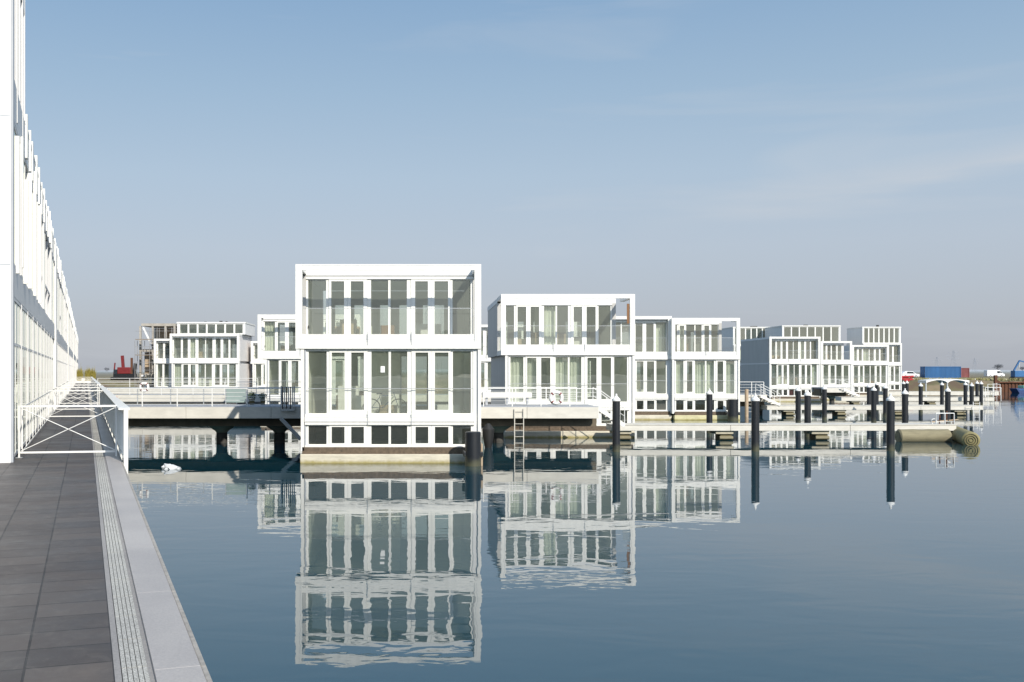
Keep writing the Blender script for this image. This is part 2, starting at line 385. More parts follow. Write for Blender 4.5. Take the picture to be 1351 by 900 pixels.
# ------------------------------------------------------------------ quay (local frame: x towards water, y along the quay)
QR = math.atan2(1/3, 1)
QM = Matrix.Rotation(QR, 4, 'Z')
def U(Y, c=0.0): return 1.0541*Y - .3162*c
def Qw(n, u, z): return tuple(QM @ Vector((n,u,z)))
def paving_mat():
    m = bpy.data.materials.new('dark_paving'); m.use_nodes = True; nt = m.node_tree; b = nt.nodes['Principled BSDF']
    tc = nt.nodes.new('ShaderNodeTexCoord'); mp = nt.nodes.new('ShaderNodeMapping'); mp.inputs['Location'].default_value = (-.152,0.05,0)
    nt.links.new(tc.outputs['Object'], mp.inputs[0])
    br = nt.nodes.new('ShaderNodeTexBrick'); br.offset = 0; br.squash = 1
    br.inputs['Scale'].default_value = 1; br.inputs['Brick Width'].default_value = .475; br.inputs['Row Height'].default_value = .40
    br.inputs['Mortar Size'].default_value = .008; br.inputs['Mortar Smooth'].default_value = .2; br.inputs['Bias'].default_value = 0
    br.inputs['Color1'].default_value = (.046,.039,.037,1); br.inputs['Color2'].default_value = (.082,.070,.063,1); br.inputs['Mortar'].default_value = (.012,.011,.012,1)
    nt.links.new(mp.outputs[0], br.inputs['Vector'])
    n = nt.nodes.new('ShaderNodeTexNoise'); n.inputs['Scale'].default_value = 1.3; n.inputs['Detail'].default_value = 8; n.inputs['Roughness'].default_value = .7
    nt.links.new(mp.outputs[0], n.inputs['Vector'])
    r = nt.nodes.new('ShaderNodeValToRGB'); r.color_ramp.elements[0].position = .3; r.color_ramp.elements[0].color = (.72,.72,.74,1); r.color_ramp.elements[1].position = .7; r.color_ramp.elements[1].color = (1.35,1.3,1.25,1)
    nt.links.new(n.outputs['Fac'], r.inputs[0])
    mu = nt.nodes.new('ShaderNodeMixRGB'); mu.blend_type = 'MULTIPLY'; mu.inputs[0].default_value = 1
    nt.links.new(br.outputs['Color'], mu.inputs[1]); nt.links.new(r.outputs[0], mu.inputs[2])
    dn = nt.nodes.new('ShaderNodeTexNoise'); dn.inputs['Scale'].default_value = 4.5; dn.inputs['Detail'].default_value = 10; dn.inputs['Roughness'].default_value = .8; dn.inputs['Distortion'].default_value = .8
    nt.links.new(mp.outputs[0], dn.inputs['Vector'])
    dr = nt.nodes.new('ShaderNodeValToRGB'); dr.color_ramp.elements[0].position = .50; dr.color_ramp.elements[1].position = .78; dr.color_ramp.elements[1].color = (.4,.4,.4,1)
    nt.links.new(dn.outputs['Fac'], dr.inputs[0])
    dm = nt.nodes.new('ShaderNodeMixRGB'); dm.inputs[2].default_value = (.21,.18,.15,1)
    nt.links.new(dr.outputs[0], dm.inputs[0]); nt.links.new(mu.outputs[0], dm.inputs[1]); nt.links.new(dm.outputs[0], b.inputs['Base Color'])
    rr = nt.nodes.new('ShaderNodeMapRange'); rr.inputs[1].default_value = .3; rr.inputs[2].default_value = .7; rr.inputs[3].default_value = .42; rr.inputs[4].default_value = .68
    nt.links.new(n.outputs['Fac'], rr.inputs[0]); nt.links.new(rr.outputs[0], b.inputs['Roughness'])
    n2 = nt.nodes.new('ShaderNodeTexNoise'); n2.inputs['Scale'].default_value = 160; nt.links.new(mp.outputs[0], n2.inputs['Vector'])
    b1 = nt.nodes.new('ShaderNodeBump'); b1.inputs['Distance'].default_value = .004; b1.invert = True; nt.links.new(br.outputs['Fac'], b1.inputs['Height'])
    b2 = nt.nodes.new('ShaderNodeBump'); b2.inputs['Distance'].default_value = .0015; b2.inputs['Strength'].default_value = .6; nt.links.new(n2.outputs['Fac'], b2.inputs['Height'])
    nt.links.new(b1.outputs[0], b2.inputs['Normal']); nt.links.new(b2.outputs[0], b.inputs['Normal'])
    M['paving'] = m
paving_mat()
def strip_mat(name, base, dark, speck, roughv, w=None, l=None):
    m = bpy.data.materials.new(name); m.use_nodes = True; nt = m.node_tree; b = nt.nodes['Principled BSDF']; b.inputs['Roughness'].default_value = roughv
    tc = nt.nodes.new('ShaderNodeTexCoord')
    n = nt.nodes.new('ShaderNodeTexNoise'); n.inputs['Scale'].default_value = speck; n.inputs['Detail'].default_value = 3
    nt.links.new(tc.outputs['Object'], n.inputs['Vector'])
    r = nt.nodes.new('ShaderNodeValToRGB'); r.color_ramp.elements[0].position = .38; r.color_ramp.elements[0].color = (*dark,1); r.color_ramp.elements[1].position = .6; r.color_ramp.elements[1].color = (*base,1)
    nt.links.new(n.outputs['Fac'], r.inputs[0])
    n3 = nt.nodes.new('ShaderNodeTexNoise'); n3.inputs['Scale'].default_value = .9; n3.inputs['Detail'].default_value = 7
    nt.links.new(tc.outputs['Object'], n3.inputs['Vector'])
    r3 = nt.nodes.new('ShaderNodeValToRGB'); r3.color_ramp.elements[0].position = .3; r3.color_ramp.elements[0].color = (.78,.78,.8,1); r3.color_ramp.elements[1].position = .68
    nt.links.new(n3.outputs['Fac'], r3.inputs[0])
    mu = nt.nodes.new('ShaderNodeMixRGB'); mu.blend_type = 'MULTIPLY'; mu.inputs[0].default_value = 1
    nt.links.new(r.outputs[0], mu.inputs[1]); nt.links.new(r3.outputs[0], mu.inputs[2]); nt.links.new(mu.outputs[0], b.inputs['Base Color'])
    bp = nt.nodes.new('ShaderNodeBump'); bp.inputs['Distance'].default_value = .002; nt.links.new(n.outputs['Fac'], bp.inputs['Height']); nt.links.new(bp.outputs[0], b.inputs['Normal'])
    M[name] = m
strip_mat('groove_stone', (.62,.60,.54), (.30,.29,.26), 110, .8)
strip_mat('coping_stone', (.47,.43,.395), (.42,.385,.355), 60, .40)
strip_mat('edge_stone', (.37,.345,.32), (.29,.27,.25), 60, .55)
QL = 190.0
def qs(o): o.rotation_euler = (0,0,QR); return o
qs(struct(B(-40,.150,-30,QL,-3,1.80).build('quay', 'paving')))
qs(struct(B(.1502,.186,-30,QL,-2.9,1.802).build('kerb_strip', 'edge_stone')))
gm = MB(); u = -6.0
rib = .141/5
gm2 = MB(); gm2.box(.1862,.3288,-30,QL,-2.9,1.785)
while u < 60:
    L = .62
    for k in range(5):
        x0 = .189 + k*rib
        gm.box(x0+.002, x0+rib-.002, u+.004, u+L-.004, 1.7852, 1.803)
    u += L
gm.box(.189,.326,60,QL,1.7852,1.803)
qs(struct(gm2.build('channel', 'bitumen')))
qs(struct(gm.build('drain_strip', 'groove_stone')))
qs(struct(B(.329,.357,-30,QL,-2.9,1.80).build('kerb_strip', 'edge_stone')))
cm = MB(); u = -8.3
while u < QL-2:
    cm.box(.3575,.607, u+.001, u+1.989, 1.74, 1.822); u += 1.99
o = qs(struct(cm.build('coping', 'coping_stone', bevel=.0015)))
qs(struct(B(.357,.600,-30,QL,-3,1.739).build('quay_wall', 'edge_stone')))
rm = MB(); u = -8.3
while u < QL-2:
    rm.box(.6085,.640, u+.002, u+1.988, 1.70, 1.818); u += 1.99
qs(struct(rm.build('coping_rim', 'rim_stone', bevel=.006)))

# ------------------------------------------------------------------ long quayside building
def quay_building():
    FN = -1.271; u0 = U(18.3,-1.34); u1 = U(176,-1.34)
    t = thing('quay_building', 'long white building with vertical fins and glazed ground floor lining the quay', 'building', (0,0,0), QR)
    def Bd(name, m, *a): return B(*a).build(name, m, t)
    # body: floor bands and end wall
    sec = u0 + 3.9
    Bd('gable_wall','white_panel', FN-14, FN-.02, u0-.25, u0, 1.8, 13.5)
    Bd('gable_joint','beam_grey', FN-14, FN-.03, u0-.252, u0-.2, 8.09, 8.11)
    Bd('gable_joint','beam_grey', FN-14, FN-.03, u0-.252, u0-.2, 5.39, 5.41)
    Bd('corner_post','beam_grey', FN-.019, FN+.02, u0-.22, u0+.04, 1.8, 13.4)
    Bd('fascia','facade_white_shaded', FN-.25, FN, u0+.05, u1, 4.86, 5.42)
    Bd('floor_slab','concrete_raw', FN-12, FN-.26, u0+.05, u1, 4.95, 5.3)
    Bd('fascia','facade_white_shaded', FN-.25, FN, u0+.05, u1, 8.15, 8.95)
    Bd('roof_slab','concrete_raw', FN-12, FN-.26, u0+.05, u1, 8.4, 8.9)
    Bd('rear_wall','light_cladding', FN-12.3, FN-12.01, u0+.05, u1, 1.8, 8.9)
    Bd('far_gable','white_panel', FN-12.2, FN, u1+.01, u1+.3, 1.8, 9.4)
    Bd('interior_wall','interior_wall', FN-4.2, FN-4.0, u0+.05, u1, 1.8, 8.39)
    # taller end section
    Bd('upper_block','facade_white_shaded', FN-13.9, FN-1.0, u0+.01, sec, 8.95, 13.4)
    Bd('fascia','facade_white_shaded', FN-.98, FN, u0+.05, sec, 11.3, 13.3)
    # piers
    for Y in (44.5, 76, 108, 140):
        uu = U(Y,-1.34); Bd('pier','white_paint', FN-.3, FN+.06, uu-1.6, uu, 1.81, 8.9)
    r = random.Random(11)
    # ground floor windows
    def win(ua, ub, z0, z1, off, gm, split=1, fin=.03):
        f = MB()
        f.box(FN-.12+off, FN+fin+off, ua, ua+.06, z0, z1); f.box(FN-.12+off, FN+.015+off, ub-.05, ub-.004, z0, z1)
        f.box(FN-.12+off, FN+.018+off, ua+.061, ub-.051, z0, z0+.06); f.box(FN-.12+off, FN+.018+off, ua+.061, ub-.051, z1-.06, z1)
        for k in range(1, split):
            mm = ua + (ub-ua)*k/split; f.box(FN-.10+off, FN+.014+off, mm-.02, mm+.02, z0+.061, z1-.061)
        if z0 < 2.5: f.box(FN-.10+off, FN+.013+off, ua+.062, ub-.052, 3.95, 4.0)
        return f, B(FN-.004+off, FN+.004+off, ua+.062, ub-.052, z0+.062, z1-.062)
    uu = u0+.15; i = 0
    farf = MB(); farg = MB()
    while uu < u1-2.6:
        wd_ = 2.38
        blocked = any(U(Y,-1.34)-1.7-wd_ < uu < U(Y,-1.34)+.02 for Y in (44.5,76,108,140))
        if blocked:
            uu += .4; continue
        f, gl = win(uu, uu+wd_, 1.84, 4.85, -.02, 'window_glass', 3)
        if i < 40:
            fo = f.build('window','facade_white_shaded', t); gl.build('pane','window_glass', fo)
        else:
            n = len(farf.v); farf.v += f.v; farf.f += [tuple(q+n for q in x) for x in f.f]
            n = len(farg.v); farg.v += gl.v; farg.f += [tuple(q+n for q in x) for x in gl.f]
        i += 1; uu += wd_+.02
    # first floor: tall windows with deep fins, some recessed balconies
    uu = u0+.15; i = 0; fins = MB()
    cb = MB()
    while uu < u1-2.2:
        wd_ = r.choice([1.5, 1.9, 2.4])
        rec = r.random() < .28 and uu > u0+4
        off = -1.0 if rec else -.02
        f, gl = win(uu, uu+wd_, 5.43, 8.13, off, '', 1 if wd_ < 1.6 else 2, fin=r.choice([.01,.012,.05]))
        if rec:
            cb = MB(); cb.box(FN-1.4, FN-.02, uu-.07, uu-.004, 5.43, 8.13); cb.box(FN-1.4, FN-.02, uu+wd_+.004, uu+wd_+.07, 5.43, 8.13)
            cb.box(FN-.06, FN-.02, uu-.002, uu+wd_+.002, 6.35, 6.42); cb.box(FN-1.4, FN-.02, uu-.002, uu+wd_+.002, 5.425, 5.445)
            cb.build('balcony','facade_white_shaded', t)
        if i < 50:
            fo = f.build('window','facade_white_shaded', t); gl.build('pane','dark_window_glass', fo)
        else:
            n = len(farf.v); farf.v += f.v; farf.f += [tuple(q+n for q in x) for x in f.f]
            n = len(farg.v); farg.v += gl.v; farg.f += [tuple(q+n for q in x) for x in gl.f]
        i += 1; uu += wd_ + .14
    o = farf.build('window','facade_white_shaded', t); o['kind'] = 'stuff'
    o = farg.build('pane','window_glass', o); o['kind'] = 'stuff'
    # parapet fins along the roof line
    uu = sec; k = 0; fp = MB()
    Bd('parapet','white_paint', FN-.2, FN+.01, sec+.02, u1, 8.951, 9.05)
    while uu < u1-1:
        h = 8.95 + r.choice([.22,.32,.42,.28])
        q = B(FN-.3, FN+r.choice([.012,.03,.045]), uu+.05, uu+.16+r.random()*.25, 8.2, h)
        q.build('roof_fin','white_paint', t)
        uu += r.uniform(1.1,2.3)
    # tall narrow projecting frames on the taller end
    for k, (ua, z0, z1, pr) in enumerate([(u0+.12,8.95,11.25,.01),(u0+1.1,8.3,12.8,.015),(u0+2.0,8.95,11.2,.01),(u0+2.9,8.3,13.3,.015),(u0+3.7,8.95,12.6,.01)]):
        f = MB().box(FN-.3,FN+pr,ua,ua+.10,z0,z1).box(FN-.3,FN+pr-.03,ua+.75,ua+.84,z0,z1-.2) if k < 4 else MB().box(FN-.3,FN+pr,ua,ua+.1,z0,z1)
        fo = f.build('window_fin','facade_white_shaded', t)
    B(FN-.3,FN-.29,u0+.3,sec-.1,8.96,11.29).build('pane','dark_window_glass', t)
    # first-floor fins near the corner
    for k,(ua,z0,z1,pr) in enumerate([(u0+.9,5.35,8.0,.06),(u0+2.3,5.6,8.3,.05),(u0+3.3,5.35,7.6,.09),(u0+5.2,5.4,8.1,.08),(u0+7.6,5.4,8.6,.07),(u0+10.4,5.4,8.2,.08)]):
        B(FN-.1,FN+pr,ua,ua+.14,z0,z1).build('window_fin','white_paint', t)
    # blinds and curtains behind the ground floor glass
    cu = MB(); uu = u0+.4
    while uu < u0+30:
        L = r.uniform(.3,1.0); cu.box(FN-.6,FN-.57,uu,uu+L,1.85,r.choice([3.9,4.8])); uu += L + r.uniform(.2,1.2)
    cu.build('curtain','curtain_cloth', t)
    br = MB(); uu = u0+.3
    while uu < u0+14:
        br.box(FN-1.6,FN-1.5,uu,uu+.25,1.85,3.9); uu += r.uniform(.6,1.1)
    br.build('interior_panel','wood_brown', t)
quay_building()

# cross-braced barriers over the walkway
def barrier():
    t = thing('walkway_barrier', 'nearest white cross-braced metal barrier spanning the dark walkway', 'barrier', (0,0,0), 0, 'white cross braced barriers along the walkway')
    Wd = 1.78
    for x in (0, Wd):
        B(x-.015,x+.015,-.015,.015,0,1.0).build('post','rail_white', t)
        B(x-.06,x+.06,-.06,.06,0,.012).build('foot_plate','galvanised', t)
    B(.021,Wd-.021,-.02,.02,.085,.12).build('bottom_rail','rail_white', t)
    B(.021,Wd-.021,-.02,.02,.965,1.0).build('top_rail','rail_white', t)
    MB().tube((.03,0,.13),(Wd-.03,0,.945),.008).build('brace','rail_white', t)
    MB().tube((.03,.024,.945),(Wd-.03,.024,.13),.008).build('brace','rail_white', t)
    return t
b0 = barrier()
ords = ['nearest','second nearest','third','fourth','fifth','sixth','seventh','eighth','farthest']
for i,Yb in enumerate((19.3, 34.5, 41, 48.5, 58, 69, 82, 97, 115)):
    loc = Qw(-1.20, U(Yb), 1.81)
    rz = 0.0 + QR*0.55
    lab = '%s white cross-braced metal barrier spanning the dark walkway, counted from the viewpoint' % ords[i]
    if i == 0: b0.location = loc; b0.rotation_euler = (0,0,rz); b0['label'] = lab
    else: copy_tree(b0, loc, rz, lab)

# railing along facade foot
t = thing('facade_railing', 'white picket railing in front of the ground floor glass of the quay building', 'railing', (0,0,0), QR)
uu = U(19.6)
while uu < U(75):
    B(-1.17,-1.155,uu,uu+.012,1.92,2.75).build('picket','rail_white',t); uu += 1.35
B(-1.17,-1.155,U(19.6),U(75),2.751,2.775).build('rail','rail_white',t)
B(-1.17,-1.155,U(19.6),U(75),1.90,1.919).build('rail','rail_white',t)

# quay-edge railings
def quay_railing(name, Ya, Yb, label):
    t = thing(name, label, 'railing', (0,0,0), QR, 'white railings along the quay edge')
    ua, ub = U(Ya), U(Yb); n = .66
    MB().box(n-.10,n+.10,ua,ub,2.765,2.80).box(n+.001,n+.05,ua,ub,2.70,2.764).build('handrail','white_paint',t)
    MB().box(n-.02,n+.02,ua,ub,1.90,1.95).build('bottom_rail','white_paint',t)
    B(n-.01,n+.065,ua-.05,ua-.002,1.45,2.80).build('end_plate','white_paint',t)
    pk = MB(); uu = ua+.12
    while uu < ub:
        pk.box(n-.012,n+.022,uu,uu+.012,1.951,2.699); uu += .12
    pk.build('balusters','white_paint',t)
    uu = ua+1.9
    while uu < ub:
        B(n-.025,n+.03,uu+.02,uu+.07,1.5,2.699).build('post','white_paint',t); uu += 2.4 if uu < U(40) else 5
quay_railing('quay_railing', 17.7, 46.2, 'white railing along the quay edge, nearer section before the jetty')
quay_railing('quay_railing', 51.2, 120, 'white railing along the quay edge, farther section beyond the jetty')

# ------------------------------------------------------------------ floating houses
P8 = [(.0,.137,.013,.121,0),(.137,.249,.152,.229,1),(.249,.368,.269,.345,1),(.368,.5,.390,.493,0),(.5,.63,.507,.605,0),(.63,.751,.655,.731,1),(.751,.866,.771,.852,1),(.866,1,.879,.987,0)]
P6 = [(0,.17,.02,.145,0),(.17,.32,.20,.29,1),(.32,.51,.335,.50,0),(.51,.68,.525,.65,0),(.68,.83,.705,.80,1),(.83,1,.85,.985,0)]
P4 = [(0,.25,.04,.22,0),(.25,.5,.30,.46,1),(.5,.75,.52,.72,0),(.75,1,.79,.97,1)]
P2 = [(0,.5,.1,.44,0),(.5,1,.58,.92,0)]
def window(par, u0,u1,p0,p1,z0,z1,q0,q1,y,proud,gm='window_glass',tilt=0):
    y = y - proud
    f = MB().box(u0+.003,p0,y,y+.09,z0,z1).box(p1,u1-.003,y,y+.09,z0,z1).box(p0,p1,y+.001,y+.089,z0,q0).box(p0,p1,y+.001,y+.089,q1,z1)
    if proud > 0:
        f.box(u0+.0035,u0+.012,y+.0895,y+.091+proud,z0,z1)
    fo = f.build('window','white_frame',par, bevel=0)
    G(p0-.004,p1+.004,y+.05,q0-.004,q1+.004).build('pane',gm,fo)
    return fo
def curtain(par, x0,x1,z0,z1,y,m='curtain_cloth'):
    c = MB(); n = max(8,int((x1-x0)/.04)); ph = random.random()*6
    for i in range(n+1):
        x = x0+(x1-x0)*i/n; yy = y+.035*sin(i*1.3+ph)+.015*sin(i*2.9)
        c.v += [(x,yy,z0),(x,yy,z1)]
    for i in range(n): c.f.append((2*i,2*i+2,2*i+3,2*i+1))
    c.build('curtain',m,par)
def house(label, X0, D, W=7.0, depth=9.5, rec=2.0, pat=P8, side='grey_cladding', rside=None, hull='hull_concrete', basement=True,
          top=7.5, curt=(), mcurt=(), gl='window_glass', gl_low='window_glass', third=None, base_glass='dark_window_glass', rightopen=0.0, lower_in=.2, group='white floating houses on the water', red=(), z_off=0.0, bwin=True, simple=False):
    t = thing('floating_house', label, 'house', (X0,D,z_off), 0, group)
    rside = rside or side
    def b(name,m,*a): return B(*a).build(name,m,t)
    L0 = lower_in; W1 = W
    # hull and plinth
    B(.18,W-.02,-.12,depth-.1,-1.2,.34).build('hull',hull,t,bevel=.03)
    b('plinth','plinth_brown', .25,W-.09,-.02,depth-.15,.341,.60)
    # lower storey shell
    b('side_wall',side, L0,L0+.2,.22,depth,.601,4.30)
    b('side_wall',rside, W-.2,W,.22,depth,.601,4.30)
    # side band
    b('side_band','light_cladding' , L0-.012,L0-.001,.4,depth-.02,4.28,4.42)
    # floors
    b('floor_slab','interior_floor', L0+.201,W-.201,.3,depth-.21,1.55,1.72)
    b('floor_slab','interior_floor', L0+.201,W-.201,.3,depth-.21,.602,.66)
    # front posts (lower)
    for (a,c) in ((L0,L0+.12),(W-.12,W)):
        b('post','white_paint', a,c,-.02,.219,.45,4.31)
    b('post','white_panel', L0+.121,L0+.2,.07,.219,.57,4.31)
    b('post','white_panel', W-.3,W-.121,.07,.219,.57,4.31)
    g0, g1 = L0+.2, W-.3; gw = g1-g0
    # horizontal bands on the front
    b('fascia','white_paint', g0-.05,g1+.05,.0,.2,.57,.66)
    b('fascia','white_paint', g0-.05,g1+.05,-.03,.2,1.44,1.55)
    b('fascia','white_paint', g0-.06,g1+.06,-.05,.2,1.551,1.72)
    b('fascia','white_frame', g0-.05,g1+.05,.0,.2,1.721,1.83)
    # joints in bands
    jt = [g0+gw*.368, g0+gw*.63] if pat is P8 else [g0+gw*.51]
    for (u0,u1,p0,p1,sash) in pat:
        pr = .035 if sash else 0
        X = lambda f: g0+gw*f
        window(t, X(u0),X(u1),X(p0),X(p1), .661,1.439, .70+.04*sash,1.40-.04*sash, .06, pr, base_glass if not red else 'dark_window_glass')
        window(t, X(u0),X(u1),X(p0),X(p1), 1.831,4.309, 1.87+.13*sash,4.22-.05*sash, .10, pr, gl_low)
    for k in red:
        u0,u1,p0,p1,s = pat[k]; b('blind','red_window', g0+gw*p0,g0+gw*p1,.2,.21,.7,1.4)
    # low balustrade in front of the main storey
    bo = G(g0+.05,g1-.02,-.04,1.86,2.80).build('glass_balustrade','balustrade_glass',t)
    B(g0+.05,g1-.02,-.05,-.03,2.801,2.822).build('cap_rail','galvanised',bo)
    for jx in jt: B(jx-.012,jx+.012,-.062,-.051,1.45,1.95).build('bracket','galvanised',bo)
    # upper storey
    b('fascia','white_paint', 0,W,-.06,.20,4.311,4.56)
    b('fascia','white_frame', .25,W-.25,-.03,.20,4.561,4.64)
    b('fascia','white_paint', .25,W-.25,-.02,.20,4.641,4.86)
    b('side_beam','white_paint' if rightopen else side, 0,.25,.201,rec-.001,4.311,4.56)
    b('side_beam','white_paint', W-.25,W,.201,rec-.001,4.311,4.56)
    b('terrace_floor','jetty_deck', .251,W-.251,.201,depth,4.312,4.555)
    x1u = W-.22-rightopen
    b('side_wall',side, 0.02,.2,rec,depth,4.311,top-.03)
    b('side_wall',rside, x1u,x1u+.2,rec,depth,4.557,top-.3)
    for xx in (0, W-.25):
        b('corner_post','white_paint', xx,xx+.25,-.06,.12,4.561,top-.22)
        b('side_beam','white_paint', xx,xx+.22,.121,rec-.001,top-.22,top-.02)
    b('top_beam','white_paint', 0,W,-.06,.05,top-.219,top); b('top_beam','white_frame', .221,W-.221,.051,.12,top-.06,top-.004)
    b('roof','white_panel', .0,x1u+.2,rec-.0,depth,top-.27 if rightopen==0 else top-.299,top-.04)
    b('roof_cover','bitumen', .1,x1u+.1,rec+.3,depth-.1,top-.039,top-.03)
    # thin shadow joints between the cladding elements, rain pipe and lamp
    for (xa,xb,yy,zz) in ((.26,W-.26,-.0315,4.562),(.26,W-.26,-.0215,4.642),(g0-.04,g1+.04,-.0515,1.554),(g0-.04,g1+.04,-.0015,1.722),(.23,W-.23,-.0615,top-.06)):
        b('joint','beam_grey', xa,xb,yy,yy+.001,zz,zz+.014)
    b('joint','beam_grey', .17,.18,-.0615,-.0605,4.58,top-.24); b('joint','beam_grey', W-.18,W-.17,-.0615,-.0605,4.58,top-.24)
    b('drain_pipe','beam_grey', L0+.135,L0+.185,.02,.069,.5,4.30)
    b('wall_lamp','black_rubber', .29,.33,rec+.0,rec+.05,5.15,5.27)
    g0u,g1u = .2, x1u; gu = g1u-g0u
    b('header','white_frame', g0u,g1u,rec+.0,rec+.2,top-.40,top-.301)
    for (u0,u1,p0,p1,sash) in pat:
        pr = .035 if sash else 0
        X = lambda f: g0u+gu*f
        window(t, X(u0),X(u1),X(p0),X(p1), 4.563,top-.401, 4.82+.05*sash,top-.44-.05*sash, rec+.06, pr, gl)
    bo = G(.27,W-.27,.005,4.862,5.83).build('glass_balustrade','balustrade_glass',t)
    B(.27,W-.27,-.005,.015,5.831,5.852).build('cap_rail','galvanised',bo)
    for jx in jt: B(jx-.012,jx+.012,-.075,-.061,4.45,4.95).build('bracket','galvanised',bo)
    MB().quad((.10,.21,4.57),(.10,rec-.02,4.57),(.10,rec-.02,5.8),(.10,.21,5.8)).build('glass_balustrade','balustrade_glass',t); MB().quad((W-.11,.21,4.57),(W-.11,rec-.02,4.57),(W-.11,rec-.02,5.8),(W-.11,.21,5.8)).build('glass_balustrade','balustrade_glass',t)
    # interior: ceilings are the slabs; rear walls with windows
    def rear(z0,z1,wz0,wz1,holes):
        m = MB(); xs = L0+.202
        for (a,c) in holes:
            m.box(xs,a,depth-.2,depth-.002,z0,z1); m.box(a,c,depth-.2,depth-.002,z0,wz0); m.box(a,c,depth-.2,depth-.002,wz1,z1); xs = c
        m.box(xs,(W-.202 if z0 < 4 else x1u-.002),depth-.2,depth-.002,z0,z1)
        m.build('rear_wall','interior_wall',t)
        for (a,c) in holes:
            fo = MB().box(a+.002,a+.06,depth-.15,depth-.05,wz0+.002,wz1-.002).box(c-.06,c-.002,depth-.15,depth-.05,wz0+.002,wz1-.002).build('window','white_frame',t)
            G(c-.055,a+.055,depth-.10,wz0+.01,wz1-.01).build('pane','window_glass',fo)
    s = W/7.0
    rear(1.721,4.309,1.85,4.15,[(.45*s,1.55*s),(1.75*s,3.2*s),(3.8*s,5.1*s),(5.3*s,6.5*s)])
    rear(4.558,top-.302,4.9,6.55,[(.7*s,1.3*s),(1.6*s,2.3*s),(2.8*s,3.3*s),(3.7*s,4.2*s),(4.8*s,5.9*s)])
    b('side_lining','interior_wall', L0+.201,L0+.24,.35,depth-.21,1.722,4.308)
    b('side_lining','interior_wall', W-.241,W-.201,.35,depth-.21,1.722,4.308)
    b('ceiling','interior_wall', L0+.242,W-.242,.35,depth-.21,4.27,4.305)
    b('partition','interior_wall', 2.7*s,3.9*s,2.3,2.4,1.722,4.269); b('partition','interior_wall', 5.9*s,6.4*s,3.4,3.5,1.722,4.269); b('cupboard','timber_pale', 1.7*s,2.6*s,2.6,3.2,1.722,2.65); b('partition','interior_wall', 2.35*s,2.7*s,rec+2.4,rec+2.5,4.558,top-.303); b('kitchen_block','white_panel', 4.4*s,5.6*s,rec+2.6,rec+3.2,4.558,5.45); b('kitchen_block','timber_pale', 1.2*s,2.2*s,rec+1.6,rec+2.5,4.558,5.3)
    rq = random.Random(int(X0*13+D))
    for _ in range(4):      # furniture seen through the glass
        fx = rq.uniform(.7,W-1.6); fw = rq.uniform(.4,1.0); fy = rq.uniform(.9,1.9)+rec*0
        b('cupboard', rq.choice(['timber_pale','interior_dark','wood_brown','white_panel','grey_green']), fx,fx+fw,fy,fy+.4,1.722,1.722+rq.uniform(.4,1.3))
        if _ < 2: b('cupboard', rq.choice(['interior_dark','timber_pale','wood_brown']), fx,fx+fw*.8,rec+.9,rec+1.4,4.557,4.557+rq.uniform(.5,1.1))
    b('partition','interior_wall', 1.6*s,1.7*s,2.0,depth-.21,.661,1.549)
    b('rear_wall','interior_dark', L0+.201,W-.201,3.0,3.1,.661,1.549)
    for k in mcurt:
        u0,u1,p0,p1,sa = pat[k]; curtain(t, g0+gw*(p0-.01), g0+gw*(p1+.02), 1.75,4.25,.45)
    for k in curt:
        u0,u1,p0,p1,sa = pat[k]; curtain(t, g0u+gu*(p0-.01), g0u+gu*(p1+.02), 4.6,top-.45,rec+.4)
    if third:
        a,c,yy,zt = third
        b('penthouse','white_panel', a,a+.2,yy,depth-.3,top-.029,zt-.15)
        b('penthouse','white_panel', c-.2,c,yy,depth-.3,top-.029,zt-.15)
        b('penthouse','white_panel', a+.201,c-.201,depth-.5,depth-.3,top-.029,zt-.15)
        b('penthouse_roof','white_paint', a-.05,c+.05,yy-.05,depth-.25,zt-.149,zt)
        n = 7
        for k in range(n):
            ua = a+.2+(c-a-.4)*k/n; ub = a+.2+(c-a-.4)*(k+1)/n
            window(t, ua,ub,ua+.09,ub-.09, top-.028,zt-.151, top+.1,zt-.25, yy+.05, 0, gl)
    return t
h1 = house('nearest white two-storey floating house with glass balustrades, its whole front mirrored in the water', PX(390,37.5), 37.5, depth=9.0, rec=1.65, curt=())
def vents(h, pts, z):
    for (x,y,w_,hh) in pts: B(x,x+w_,y,y+w_,z,z+hh).build('roof_vent','black_rubber',h)
h2 = house('white two-storey floating house with dark grey left side wall behind the lifebuoy railing', PX(661,52), 52, depth=10, rec=2.6, rightopen=.45, curt=(3,), mcurt=(0,1,3,4), lower_in=.22)
h3 = house('white floating house of the middle row, left half hidden behind the lifebuoy house', PX(886,71)-7.0, 71, depth=7.5, rec=.35, curt=(7,), mcurt=(), top=7.4)
h4 = house('yellow-hulled white floating house with open corner frame, left of the dark grey wall', PX(886,70.6), 70.6, W=4.85, depth=7.5, rec=1.2, pat=P6, rightopen=.9, mcurt=(0,2,3,5), curt=(1,), hull='hull_yellow', top=7.25, lower_in=.05)
h5 = house('white floating house partly hidden behind the left edge of the nearest house', PX(340,68), 68, depth=9.5, rec=1.2, curt=(0,), mcurt=(), lower_in=.5, side='white_panel', rside='light_cladding', top=7.35)
h6 = house('white floating house seen only in the narrow gap right of the nearest house', PX(600,86), 86, depth=9, rec=.3, side='light_cladding')
h7 = house('white floating house with flat penthouse standing right of the scaffolded building', PX(224,105), 105, W=7.35, depth=8.2, rec=.5, side='white_panel', rside='light_cladding', third=(.4,7.7,1.6,8.75), mcurt=(0,), curt=(2,), top=7.45, group='white floating houses far beyond the left jetty')
h8 = house('narrow white house bay with two tall windows between scaffold and penthouse house', PX(203,106.5), 106.5, W=2.0, depth=7, rec=.3, pat=P2, side='light_cladding', top=6.95, lower_in=.05, group='white floating houses far beyond the left jetty')
